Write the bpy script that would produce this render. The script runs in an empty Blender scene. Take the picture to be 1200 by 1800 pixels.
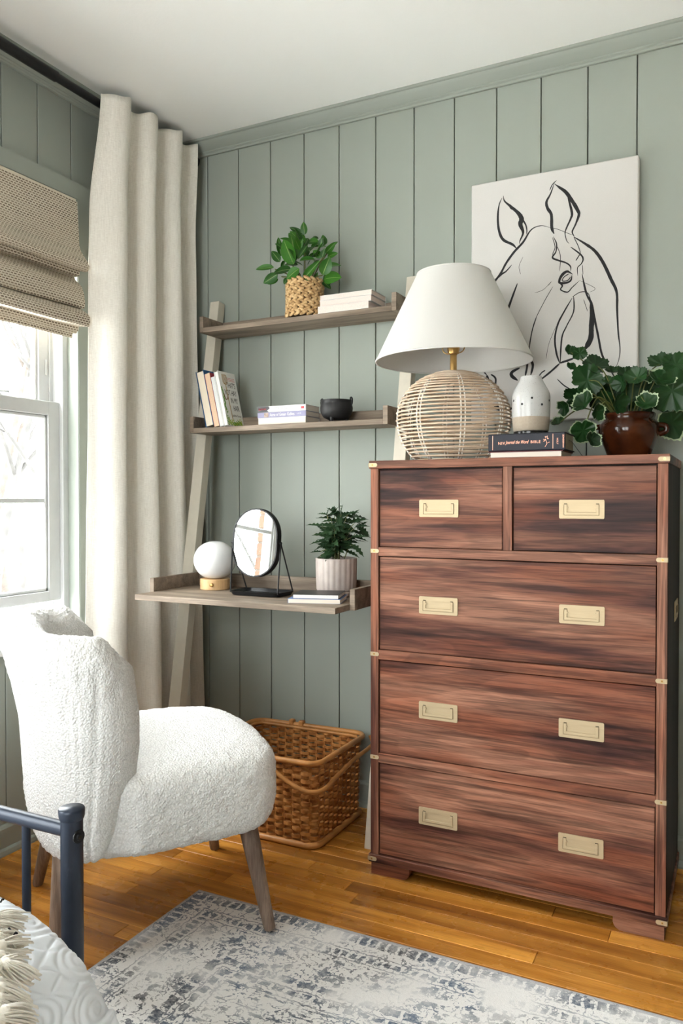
import bpy, bmesh, math, random
import numpy as np
from mathutils import Vector, Matrix, noise
random.seed(11)
SC = bpy.context.scene
COL = SC.collection
PI = math.pi

# ------------------------------------------------------------------ camera
CAM = Vector((1.9974, -2.5126, 1.0760))
YAW, PITCH, ROLL, FOC = 0.4659, -0.0166, -0.0005, 1393.63
_fw = Vector((-math.sin(YAW)*math.cos(PITCH), math.cos(YAW)*math.cos(PITCH), math.sin(PITCH)))
_r0 = Vector((math.cos(YAW), math.sin(YAW), 0)); _u0 = _r0.cross(_fw)
RT = _r0*math.cos(ROLL)+_u0*math.sin(ROLL); UP = -_r0*math.sin(ROLL)+_u0*math.cos(ROLL)
cam = bpy.data.objects.new('camera', bpy.data.cameras.new('camera')); COL.objects.link(cam)
cam.matrix_world = Matrix(((RT.x, UP.x, -_fw.x, CAM.x), (RT.y, UP.y, -_fw.y, CAM.y), (RT.z, UP.z, -_fw.z, CAM.z), (0, 0, 0, 1)))
cam.data.sensor_fit = 'HORIZONTAL'; cam.data.sensor_width = 36; cam.data.lens = FOC/1200*36
cam.data.clip_start = .02; cam.data.clip_end = 200
SC.camera = cam

def pt(px, py, X=None, Y=None, Z=None):
    """the point of the plane X=, Y= or Z= that a measured photograph pixel shows"""
    d = _fw + RT*((px-600)/FOC) - UP*((py-900)/FOC)
    i, v = [(i, v) for i, v in enumerate((X, Y, Z)) if v is not None][0]
    return CAM + d*((v-CAM[i])/d[i])

# ------------------------------------------------------------------ world: overcast winter sky
W = bpy.data.worlds.new('overcast_sky'); SC.world = W; W.use_nodes = True
wn = W.node_tree; wn.nodes.clear()
wo = wn.nodes.new('ShaderNodeOutputWorld'); wb = wn.nodes.new('ShaderNodeBackground')
wt = wn.nodes.new('ShaderNodeTexCoord'); ws = wn.nodes.new('ShaderNodeSeparateXYZ'); wr = wn.nodes.new('ShaderNodeMapRange')
wr.inputs['From Min'].default_value = 0; wr.inputs['From Max'].default_value = 1
wr.inputs['To Min'].default_value = 1.0; wr.inputs['To Max'].default_value = 2.6     # brighter overhead, as an overcast sky is
wn.links.new(wt.outputs['Generated'], ws.inputs[0]); wn.links.new(ws.outputs['Z'], wr.inputs['Value'])
SKY = 7.0
wm = wn.nodes.new('ShaderNodeMath'); wm.operation = 'MULTIPLY'; wm.inputs[1].default_value = SKY
wn.links.new(wr.outputs[0], wm.inputs[0])
wb.inputs['Color'].default_value = (.985, .985, .995, 1); wn.links.new(wm.outputs[0], wb.inputs['Strength'])
wn.links.new(wb.outputs[0], wo.inputs[0])
SC.cycles.use_denoising = True
SC.cycles.max_bounces = 10; SC.cycles.diffuse_bounces = 6; SC.cycles.glossy_bounces = 4
SC.cycles.transparent_max_bounces = 12; SC.cycles.sample_clamp_indirect = 8; SC.cycles.caustics_reflective = False

# openings of the room: wall, along-range, z-range
WIN_LEFT = (-1.38, -.533, .63, 2.073)
WIN_NEAR = (-3.05, -2.05, .63, 2.073)
WIN_REAR = (.40, 2.05, .62, 2.12)
HH, RX, RY = 2.44, 4.0, -4.4

def portal(loc, rot, sx, sz):
    l = bpy.data.lights.new('window_daylight', 'AREA'); l.shape = 'RECTANGLE'; l.size = sx; l.size_y = sz
    l.cycles.is_portal = True
    o = bpy.data.objects.new('window_daylight', l); COL.objects.link(o); o.location = loc; o.rotation_euler = rot
for w in (WIN_LEFT, WIN_NEAR):
    portal((-.13, (w[0]+w[1])/2, (w[2]+w[3])/2), (0, -PI/2, 0), w[3]-w[2], w[1]-w[0])
portal(((WIN_REAR[0]+WIN_REAR[1])/2, RY-.13, (WIN_REAR[2]+WIN_REAR[3])/2), (PI/2, 0, 0), WIN_REAR[1]-WIN_REAR[0], WIN_REAR[3]-WIN_REAR[2])

VS = SC.view_settings
SC.display_settings.display_device = 'sRGB'
VS.view_transform = 'Standard'; VS.look = 'None'; VS.gamma = 1.0; VS.use_curve_mapping = False
VS.exposure = 1.2

# ------------------------------------------------------------------ mesh helpers
class MB:
    """collects verts and faces; M is applied to everything added while it is set"""
    def __init__(s): s.v = []; s.f = []; s.mi = []; s.M = None; s.slot = 0
    def add(s, vs, fs):
        n = len(s.v)
        for p in vs:
            p = Vector(p)
            s.v.append(s.M @ p if s.M else p)
        for f in fs: s.f.append([i+n for i in f]); s.mi.append(s.slot)
        return s
    def box(s, x0, x1, y0, y1, z0, z1, b=0):
        if x0 > x1: x0, x1 = x1, x0
        if y0 > y1: y0, y1 = y1, y0
        if z0 > z1: z0, z1 = z1, z0
        if not b:
            vs = [(x, y, z) for x in (x0, x1) for y in (y0, y1) for z in (z0, z1)]
            return s.add(vs, [(0, 1, 3, 2), (4, 6, 7, 5), (0, 4, 5, 1), (2, 3, 7, 6), (0, 2, 6, 4), (1, 5, 7, 3)])
        b = min(b, (x1-x0)*.49, (y1-y0)*.49, (z1-z0)*.49)
        vs = []; ix = {}
        lo = (x0, y0, z0); hi = (x1, y1, z1)
        for sx in (0, 1):
            for sy in (0, 1):
                for sz in (0, 1):
                    sg = (sx, sy, sz)
                    for a in range(3):
                        q = [ (hi[k] if sg[k] else lo[k]) + (0 if k == a else (-b if sg[k] else b)) for k in range(3)]
                        ix[sg+(a,)] = len(vs); vs.append(q)
        fs = []
        for a in range(3):
            o = [k for k in range(3) if k != a]
            for sa in (0, 1):
                def key(p, q):
                    g = [0, 0, 0]; g[a] = sa; g[o[0]] = p; g[o[1]] = q; return ix[tuple(g)+(a,)]
                fs.append([key(0, 0), key(1, 0), key(1, 1), key(0, 1)])
            for p in (0, 1):
                for q in (0, 1):
                    def k2(w, t):
                        g = [0, 0, 0]; g[a] = w; g[o[0]] = p; g[o[1]] = q; return ix[tuple(g)+(t,)]
                    fs.append([k2(0, o[0]), k2(1, o[0]), k2(1, o[1]), k2(0, o[1])])
        for sg in [(i, j, k) for i in (0, 1) for j in (0, 1) for k in (0, 1)]:
            fs.append([ix[sg+(0,)], ix[sg+(1,)], ix[sg+(2,)]])
        return s.add(vs, fs)
    def tube(s, pts, r, seg=8, closed=False, cap=True, flat=1.0, up=None):
        pts = [Vector(p) for p in pts]; n = len(pts)
        rs = r if isinstance(r, (list, tuple)) else [r]*n
        vs = []; fs = []; prev = None
        for i, p in enumerate(pts):
            a = pts[(i-1) % n] if (closed or i > 0) else p
            c = pts[(i+1) % n] if (closed or i < n-1) else p
            t = (c-a).normalized() if (c-a).length > 1e-9 else Vector((0, 0, 1))
            if up is not None:
                e1 = Vector(up) - t*Vector(up).dot(t)
            elif prev is None:
                e1 = t.orthogonal()
            else:
                e1 = prev - t*prev.dot(t)
            if e1.length < 1e-6: e1 = t.orthogonal()
            e1.normalize(); prev = e1; e2 = t.cross(e1)
            for k in range(seg):
                an = 2*PI*k/seg
                vs.append(p + (e1*math.cos(an) + e2*math.sin(an)*flat)*rs[i])
        m = n if closed else n-1
        for i in range(m):
            for k in range(seg):
                a = i*seg+k; b = i*seg+(k+1) % seg; c = ((i+1) % n)*seg+(k+1) % seg; d = ((i+1) % n)*seg+k
                fs.append([a, b, c, d])
        if cap and not closed:
            fs.append(list(range(seg))[::-1]); fs.append([(n-1)*seg+k for k in range(seg)])
        return s.add(vs, fs)
    def cyl(s, p0, p1, r0, r1=None, seg=16): return s.tube([p0, p1], [r0, r0 if r1 is None else r1], seg)
    def lathe(s, prof, c=(0, 0, 0), seg=32, closed_prof=False, rib=None):
        c = Vector(c); vs = []; fs = []
        for j, (r, z) in enumerate(prof):
            for k in range(seg):
                a = 2*PI*k/seg; rr = r*(rib(a, z) if rib else 1)
                vs.append((c.x+rr*math.cos(a), c.y+rr*math.sin(a), c.z+z))
        n = len(prof)
        for j in range(n if closed_prof else n-1):
            for k in range(seg):
                j2 = (j+1) % n
                fs.append([j*seg+k, j*seg+(k+1) % seg, j2*seg+(k+1) % seg, j2*seg+k])
        if not closed_prof:
            if prof[0][0] > 1e-5: fs.append(list(range(seg))[::-1])
            if prof[-1][0] > 1e-5: fs.append([(n-1)*seg+k for k in range(seg)])
        return s.add(vs, fs)
    def prism(s, poly, fn0, fn1):
        n = len(poly)
        vs = [fn0(*p) for p in poly] + [fn1(*p) for p in poly]
        fs = [[i, (i+1) % n, n+(i+1) % n, n+i] for i in range(n)] + [list(range(n))[::-1], [n+i for i in range(n)]]
        return s.add(vs, fs)
    def grid(s, rows, closed_u=False, closed_v=False):
        nu = len(rows); nv = len(rows[0]); vs = [p for r in rows for p in r]; fs = []
        for i in range(nu if closed_u else nu-1):
            for j in range(nv if closed_v else nv-1):
                fs.append([i*nv+j, ((i+1) % nu)*nv+j, ((i+1) % nu)*nv+(j+1) % nv, i*nv+(j+1) % nv])
        return s.add(vs, fs)
    def ell(s, c, ax, seg=8, rings=5):
        """ellipsoid with the three half-axis vectors ax"""
        c = Vector(c); A = [Vector(a) for a in ax]; vs = []; fs = []
        for i in range(1, rings):
            th = PI*i/rings
            for k in range(seg):
                ph = 2*PI*k/seg
                vs.append(c + A[0]*math.sin(th)*math.cos(ph) + A[1]*math.sin(th)*math.sin(ph) + A[2]*math.cos(th))
        for i in range(rings-2):
            for k in range(seg): fs.append([i*seg+k, i*seg+(k+1) % seg, (i+1)*seg+(k+1) % seg, (i+1)*seg+k])
        t = len(vs); vs += [c+A[2], c-A[2]]
        for k in range(seg):
            fs.append([t, (k+1) % seg, k]); b = (rings-2)*seg; fs.append([t+1, b+k, b+(k+1) % seg])
        return s.add(vs, fs)

ORG = {}
def org(o):
    return ORG.get(o.name, Vector((0, 0, 0))) if o else Vector((0, 0, 0))

def mesh_of(name, mb, mats, smooth, o0=Vector((0, 0, 0)), ang=38, fixn=True):
    me = bpy.data.meshes.new(name)
    me.from_pydata([tuple(v-o0) for v in mb.v], [], mb.f)
    for m in (mats if isinstance(mats, (list, tuple)) else [mats]): me.materials.append(m)
    if any(mb.mi):
        me.polygons.foreach_set('material_index', mb.mi)
    if fixn:
        bm = bmesh.new(); bm.from_mesh(me); bmesh.ops.recalc_face_normals(bm, faces=bm.faces); bm.to_mesh(me); bm.free()
    if smooth:
        me.shade_smooth()
        if ang: me.set_sharp_from_angle(angle=math.radians(ang))
    me.update()
    return me

def obj(name, mb, mats, par=None, smooth=False, kind=None, label=None, ang=38, fixn=True, pivot=None):
    """links what MB collected (world coordinates) as ONE mesh object, under par; a top-level one stands at pivot"""
    o0 = org(par) if par else (Vector(pivot) if pivot is not None else Vector((0, 0, 0)))
    o = bpy.data.objects.new(name, mesh_of(name, mb, mats, smooth, o0, ang, fixn)); COL.objects.link(o)
    if par: o.parent = par
    else: o.location = o0
    ORG[o.name] = o0
    if kind: o['kind'] = kind
    if label: o['label'] = label
    return o

def thing(name, label, cat, loc, group=None):
    o = bpy.data.objects.new(name, None); COL.objects.link(o); o.location = loc; o.empty_display_size = .05
    ORG[o.name] = Vector(loc); tag(o, label, cat, group); return o
def tag(o, label, cat, group=None):
    o['label'] = label; o['category'] = cat
    if group: o['group'] = group
    return o

def inst(name, me, par, M):
    """another piece sharing mesh me, placed by the world matrix M"""
    o = bpy.data.objects.new(name, me); COL.objects.link(o); o.parent = par
    o.matrix_local = Matrix.Translation(-org(par)) @ M; ORG[o.name] = org(par); return o

def frame(origin, zdir, xhint):
    z = Vector(zdir).normalized(); x = Vector(xhint); x = (x - z*x.dot(z)).normalized(); y = z.cross(x)
    return Matrix(((x.x, y.x, z.x, origin[0]), (x.y, y.y, z.y, origin[1]), (x.z, y.z, z.z, origin[2]), (0, 0, 0, 1)))

def smoothpath(pts, n=8, closed=False):
    P = [Vector(p) for p in pts]; out = []; N = len(P)
    for i in range(N if closed else N-1):
        g = lambda k: P[k % N] if closed else P[max(0, min(N-1, k))]
        p0, p1, p2, p3 = g(i-1), g(i), g(i+1), g(i+2)
        for k in range(n):
            t = k/n
            out.append(.5*((2*p1) + (p2-p0)*t + (2*p0-5*p1+4*p2-p3)*t*t + (3*p1-p0-3*p2+p3)*t**3))
    if not closed: out.append(P[-1])
    return out

# ------------------------------------------------------------------ materials
class G:
    def __init__(s, m): s.t = m.node_tree; s.b = s.t.nodes['Principled BSDF']
    def n(s, typ, out=0, props=None, **kw):
        nd = s.t.nodes.new('ShaderNode'+typ)
        for k, v in (props or {}).items(): setattr(nd, k, v)
        for k, v in kw.items():
            k = k.replace('_', ' ')
            i = nd.inputs[int(k[1:])] if k[0] == 'i' and k[1:].isdigit() else nd.inputs[k]
            if isinstance(v, bpy.types.NodeSocket): s.t.links.new(v, i)
            else: i.default_value = v
        return nd.outputs[out]
    def co(s, kind='Object'):
        nd = s.t.nodes.new('ShaderNodeTexCoord'); return nd.outputs[kind]
    def map(s, v, sc=(1, 1, 1), loc=(0, 0, 0), rot=(0, 0, 0)): return s.n('Mapping', Vector=v, Scale=sc, Location=loc, Rotation=rot)
    def math(s, op, a, b=0.0, c=0.0): return s.n('Math', props={'operation': op}, i0=a, i1=b, i2=c)
    def vadd(s, a, b): return s.n('VectorMath', props={'operation': 'ADD'}, i0=a, i1=b)
    def rnd(s): return s.n('ObjectInfo', out='Random')
    def noise(s, v, scale=5, detail=4, rough=.55, dist=0, out=0): return s.n('TexNoise', out=out, Vector=v, Scale=scale, Detail=detail, Roughness=rough, Distortion=dist)
    def ramp(s, f, stops, interp='LINEAR'):
        nd = s.t.nodes.new('ShaderNodeValToRGB'); s.t.links.new(f, nd.inputs[0]); cr = nd.color_ramp; cr.interpolation = interp
        while len(cr.elements) < len(stops): cr.elements.new(.5)
        for e, (p, c) in zip(cr.elements, stops):
            e.position = p; e.color = (c, c, c, 1) if isinstance(c, (int, float)) else (*c, 1)
        return nd.outputs[0]
    def mix(s, f, a, b, mode='MIX'):
        nd = s.t.nodes.new('ShaderNodeMix'); nd.data_type = 'RGBA'; nd.blend_type = mode
        for i, v in ((0, f), (6, a), (7, b)):
            if isinstance(v, bpy.types.NodeSocket): s.t.links.new(v, nd.inputs[i])
            elif i == 0: nd.inputs[0].default_value = v
            else: nd.inputs[i].default_value = (*v, 1) if len(v) == 3 else v
        return nd.outputs[2]
    def bump(s, h, strength=.3, dist=.002):
        o = s.n('Bump', Height=h, Strength=strength, Distance=dist); s.t.links.new(o, s.b.inputs['Normal']); return o
    def base(s, c): s.t.links.new(c, s.b.inputs['Base Color'])
    def rough(s, c): s.t.links.new(c, s.b.inputs['Roughness'])

def mat(name, base=(.8, .8, .8), rough=.5, metal=0, build=None, **kw):
    m = bpy.data.materials.new(name); m.use_nodes = True; b = m.node_tree.nodes['Principled BSDF']
    b.inputs['Base Color'].default_value = (*base, 1); b.inputs['Roughness'].default_value = rough; b.inputs['Metallic'].default_value = metal; b.inputs['Specular IOR Level'].default_value = .32
    for k, v in kw.items(): b.inputs[k.replace('_', ' ')].default_value = v
    if build: build(G(m))
    return m

def flat(name, c, rough=.6, metal=0, var=.06, sc=40, bump=.15, **kw):
    """plain colour with a faint mottling and fine relief"""
    def bd(g):
        v = g.noise(g.co(), sc, 3)
        g.base(g.mix(g.ramp(v, [(.3, 0.), (.7, 1.)]), tuple(x*(1-var) for x in c), tuple(min(1, x*(1+var)) for x in c)))
        if bump: g.bump(g.noise(g.co(), sc*6, 2), bump, .001)
    return mat(name, c, rough, metal, bd, **kw)

SAGE = (.290, .318, .282)
def b_sage(g):
    v = g.noise(g.co(), 3.0, 3)
    g.base(g.mix(v, (.282, .310, .274), (.298, .326, .290)))
    g.bump(g.noise(g.map(g.co(), (1, 1, .8)), 140, 3), .18, .0012)
M_SAGE = mat('sage_paint', SAGE, .42, build=b_sage)
M_GROOVE = flat('dark_joint', (.055, .062, .056), .9, var=.1)
def b_ceil(g):
    g.base(g.mix(g.noise(g.co(), 4, 3), (.87, .88, .86), (.89, .90, .88)))
    g.bump(g.noise(g.co(), 110, 4), .22, .0015)
M_CEIL = mat('ceiling_paint', (.75, .76, .73), .75, build=b_ceil)

def wood(name, stops, sc=(1.2, 9, 9), fine=(6, 180, 180), rough=.45, warp=.35, fstr=.35, bump=.12, big=None, **kw):
    def bd(g):
        r = g.rnd(); off = g.n('CombineXYZ', X=g.math('MULTIPLY', r, 17.3), Y=g.math('MULTIPLY', r, 41.7), Z=g.math('MULTIPLY', r, 29.1))
        p = g.vadd(g.co(), off)
        w = g.n('VectorMath', props={'operation': 'MULTIPLY'}, i0=g.vadd(g.noise(g.map(p, tuple(x*.45 for x in sc)), 1.0, 2, out=1), Vector((-.5, -.5, -.5))), i1=Vector((warp, warp*.35, warp*.35)))
        q = g.map(g.vadd(p, w), sc)
        a = g.noise(q, 1.0, 5, .58, .25)
        c = g.ramp(a, stops)
        if big:
            c = g.mix(g.ramp(g.noise(g.map(p, big[0]), 1, 3, .5, .5), [(.38, 1.), (.62, 0.)]), c, big[1], 'MULTIPLY')
        f = g.noise(g.map(p, fine), 1.0, 3, .6)
        c = g.mix(fstr, c, g.ramp(f, [(.3, .35), (.62, 1.)]), 'MULTIPLY')
        g.base(c); g.bump(f, bump, .0008)
    return mat(name, stops[0][1], rough, build=bd, **kw)

def walnut(name, axis):
    """figured walnut: contour lines of a stretched field, dark heart streaks, fine pores; axis 0 runs along x, 2 along z"""
    def sc(l, t): return (l, t, t) if axis == 0 else (t, t, l)
    def bd(g):
        r = g.rnd(); off = g.n('CombineXYZ', X=g.math('MULTIPLY', r, 17.3), Y=g.math('MULTIPLY', r, 41.7), Z=g.math('MULTIPLY', r, 29.1))
        p = g.vadd(g.co(), off)
        h = g.noise(g.map(p, sc(.75, 8.0)), 1.0, 2, .4, .25)
        wv = g.math('SINE', g.math('MULTIPLY', h, 62.0))
        lines = g.ramp(wv, [(.0, .66), (.3, 1.), (1., .96)])
        heart = g.noise(g.map(p, sc(.95, 9.5)), 1.0, 5, .55, .35)
        c = g.ramp(heart, [(.34, (.018, .0065, .0065)), (.405, (.048, .016, .013)), (.455, (.115, .042, .028)), (.52, (.225, .093, .057)), (.59, (.34, .160, .102)), (.70, (.185, .072, .045))])
        red = g.noise(g.map(p, sc(2.2, 16)), 1.0, 3, .5)
        c = g.mix(g.ramp(red, [(.5, 0.), (.64, .5)]), c, (.25, .070, .030))
        c = g.mix(.75, c, lines, 'MULTIPLY')
        st = g.noise(g.map(p, sc(2.6, 75)), 1.0, 4, .6)
        c = g.mix(.75, c, g.ramp(st, [(.40, .38), (.50, 1.), (.7, 1.08)]), 'MULTIPLY')
        f = g.noise(g.map(p, sc(11, 330)), 1.0, 3, .6)
        c = g.mix(.5, c, g.ramp(f, [(.38, .40), (.54, 1.)]), 'MULTIPLY')
        g.base(c); g.bump(f, .12, .0008)
    return mat(name, (.2, .1, .06), .46, build=bd, Specular_IOR_Level=.2)
M_WALNUT = walnut('walnut_grain_across', 0)
M_WALNUTV = walnut('walnut_grain_upright', 2)
def b_floor(g):
    r = g.rnd(); off = g.n('CombineXYZ', X=g.math('MULTIPLY', r, 31.0), Y=g.math('MULTIPLY', r, 57.0), Z=0.0)
    p = g.vadd(g.co(), off)
    a = g.noise(g.map(p, (1.6, 26, 1)), 1, 5, .6, .4)
    c = g.ramp(a, [(.25, (.24, .075, .010)), (.45, (.46, .180, .026)), (.62, (.62, .275, .048)), (.8, (.52, .22, .036))])
    f = g.noise(g.map(p, (14, 420, 1)), 1, 3, .6)
    c = g.mix(.45, c, g.ramp(f, [(.3, .35), (.6, 1.)]), 'MULTIPLY')
    c = g.mix(1.0, c, g.ramp(r, [(0., (.62, .58, .55)), (.5, (1, 1, 1)), (1., (1.25, 1.3, 1.3))]), 'MULTIPLY')
    g.base(c); g.bump(f, .06, .0006)
    g.rough(g.ramp(g.noise(g.co(), 9, 4), [(.3, .2), (.7, .38)]))
M_FLOOR = mat('oak_strip_floor', (.5, .22, .06), .28, build=b_floor, Coat_Weight=.06, Coat_Roughness=.2)
GREYOAK = [(.25, (.095, .070, .048)), (.45, (.195, .148, .108)), (.6, (.29, .228, .174)), (.78, (.23, .177, .132))]
M_GREYOAK = wood('weathered_grey_oak', GREYOAK, (2.2, 22, 22), (9, 330, 330), .6, .2, .5, .25)
M_LEGOAK = wood('weathered_leg_oak', [(.25, (.11, .070, .050)), (.45, (.23, .162, .122)), (.6, (.35, .262, .208)), (.78, (.27, .20, .155))], (26, 26, 3.0), (330, 330, 11), .6, .1, .55, .25)
M_CREAM = flat('cream_paint', (.56, .52, .435), .5, var=.03, bump=.05)
M_WHITE = flat('white_vinyl', (.56, .57, .57), .32, var=.02, bump=.03)
M_BLACK = flat('black_metal', (.012, .012, .013), .38, .3, var=.1, bump=.05)
M_BLACKM = flat('black_matte', (.013, .013, .014), .5, 0, var=.1, bump=.1)
def b_brass(g):
    g.base(g.mix(g.noise(g.map(g.co(), (4, 60, 200)), 5, 3), (.40, .31, .19), (.50, .40, .26)))
    g.bump(g.noise(g.map(g.co(), (20, 60, 500)), 4, 2), .08, .0004)
M_BRASS = mat('brushed_brass', (.75, .6, .36), .5, .45, build=b_brass)
M_BRASSD = flat('aged_brass', (.50, .31, .11), .28, .95, var=.06, bump=.03)
M_PAGE = None
def b_page(g):
    f = g.noise(g.map(g.co(), (6, 6, 900)), 1, 2)
    g.base(g.mix(f, (.66, .58, .50), (.80, .73, .65))); g.bump(f, .3, .0006)
M_PAGE = mat('cream_page_edges', (.75, .68, .6), .85, build=b_page)
def b_pagev(g):
    f = g.noise(g.map(g.co(), (900, 900, 6)), 1, 2)
    g.base(g.mix(f, (.64, .55, .43), (.78, .70, .57))); g.bump(f, .3, .0006)
M_PAGEV = mat('cream_page_edges_upright', (.75, .68, .6), .85, build=b_pagev)
# ================================================================== the room
def fl(name): return obj
fb = MB().box(-.13, RX+.1, RY-.1, .1, -.08, -.014)
floor = obj('floor', fb, M_GROOVE, kind='structure')
rest = MB(); BW = .0575; row = 0; y = 0.0
rng = random.Random(5)
while y > RY:
    x = -rng.uniform(0, .8)
    while x < RX:
        L = rng.uniform(.45, 1.25); x1 = min(x+L, RX); xa = max(x, 0)
        if x1-xa > .02:
            m = MB() if y > -1.9 and xa < 3 else rest
            m.box(xa+.0004, x1-.0004, y-BW+.0004, y-.0004, -.014, 0, .0012)
            if m is not rest: obj('plank', m, M_FLOOR, floor)
        x += L
    y -= BW; row += 1
obj('plank', rest, M_FLOOR, floor, kind='stuff')

cb = MB().box(-.13, RX+.1, RY-.1, .1, HH, HH+.08)
obj('ceiling', cb, M_CEIL, kind='structure')

# back wall: dark slab, upright boards with open joints
wb_ = obj('wall_back', MB().box(-.13, RX+.1, .012, .11, 0, HH), M_GROOVE, kind='structure')
xs = [0.0] + [0.1583+.1416*n for n in range(0, 28) if .1583+.1416*n < RX] + [RX]
xs.insert(1, .0167)
for a, b in zip(xs[:-1], xs[1:]):
    obj('plank', MB().box(a+.0017, b-.0017, 0, .013, 0, HH, .0012), M_SAGE, wb_)

# left wall with two windows
def holes_wall(name, holes, along0, along1, mk):
    m = MB(); cuts = sorted(holes)
    a = along0
    for h in cuts:
        mk(m, a, h[0], 0, HH); mk(m, h[0], h[1], 0, h[2]); mk(m, h[0], h[1], h[3], HH); a = h[1]
    mk(m, a, along1, 0, HH)
    return m
J = .012
HL = [(w[0]-J, w[1]+J, w[2]-J, w[3]+J) for w in (WIN_NEAR, WIN_LEFT)]
wl = obj('wall_left', holes_wall('w', HL, RY-.1, .1, lambda m, a, b, c, d: m.box(-.13, -.012, a, b, c, d)), M_GROOVE, kind='structure')
ys = [0.0, -.12, -.262, -.402, -.5415, -.682, -.82]
while ys[-1]-.14 > RY: ys.append(ys[-1]-.14)
ys.append(RY)
for a, b in zip(ys[:-1], ys[1:]):
    segs = [(0, HH)]
    hit = [h for h in HL if b < h[1] and a > h[0]]
    def board(y0, y1, z0, z1):
        if y0-y1 > .006: obj('plank', MB().box(-.013, 0, y1+.0017, y0-.0017, z0, z1, .0012), M_SAGE, wl)
    if hit:
        h = hit[0]
        board(a, b, 0, h[2]); board(a, b, h[3], HH)
        if a > h[1]: board(a, h[1]-.0017, h[2], h[3])
        if b < h[0]: board(h[0]+.0017, b, h[2], h[3])
    else: board(a, b, 0, HH)
obj('wall_right', MB().box(RX, RX+.1, RY-.1, .1, 0, HH), M_SAGE, kind='structure')
obj('wall_rear', holes_wall('w', [WIN_REAR], -.13, RX+.1, lambda m, a, b, c, d: m.box(a, b, RY-.12, RY, c, d)), M_SAGE, kind='structure')

# crown, baseboards
ZC = 2.391
CR = [(0, ZC), (.009, ZC), (.012, ZC+.004), (.012, ZC+.007), (.017, ZC+.010), (.0175, ZC+.0135), (.022, ZC+.016), (.030, ZC+.022), (.039, ZC+.030), (.045, ZC+.036), (.0465, ZC+.040), (.052, ZC+.042), (.0545, ZC+.045), (.055, HH), (0, HH)]
obj('trim_1', MB().prism(CR, lambda d, z: (d*.3, -d, z), lambda d, z: (RX, -d, z)), M_SAGE, kind='structure', smooth=True, ang=25)
obj('trim_2', MB().prism(CR, lambda d, z: (d, -d*.3, z), lambda d, z: (d, RY, z)), M_SAGE, kind='structure', smooth=True, ang=25)
BB = [(0, 0), (.028, 0), (.028, .006), (.024, .014), (.017, .018), (.014, .019), (.014, .076), (.010, .083), (.004, .086), (0, .086)]
obj('baseboard_back', MB().prism(BB, lambda d, z: (0, -d, z), lambda d, z: (RX, -d, z)), M_SAGE, kind='structure', smooth=True, ang=25)
obj('baseboard_left', MB().prism(BB, lambda d, z: (d, 0, z), lambda d, z: (d, RY, z)), M_SAGE, kind='structure', smooth=True, ang=25)

# windows
def b_glass(g):
    t = g.t; out = t.nodes['Material Output']
    tr = t.nodes.new('ShaderNodeBsdfTransparent'); gl = t.nodes.new('ShaderNodeBsdfGlossy'); gl.inputs['Roughness'].default_value = .01
    fr = t.nodes.new('ShaderNodeFresnel'); fr.inputs[0].default_value = 1.45
    mx = t.nodes.new('ShaderNodeMixShader'); tr.inputs[0].default_value = (.94, .96, .95, 1)
    ge = t.nodes.new('ShaderNodeNewGeometry'); bf = t.nodes.new('ShaderNodeMath'); bf.operation = 'SUBTRACT'; bf.inputs[0].default_value = 1; bf.use_clamp = True
    ml = t.nodes.new('ShaderNodeMath'); ml.operation = 'MULTIPLY'
    t.links.new(ge.outputs['Backfacing'], bf.inputs[1]); t.links.new(bf.outputs[0], ml.inputs[0]); t.links.new(fr.outputs[0], ml.inputs[1])
    t.links.new(ml.outputs[0], mx.inputs[0]); t.links.new(tr.outputs[0], mx.inputs[1]); t.links.new(gl.outputs[0], mx.inputs[2])
    t.links.new(mx.outputs[0], out.inputs[0])
M_GLASS = mat('window_glass', build=b_glass)

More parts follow.
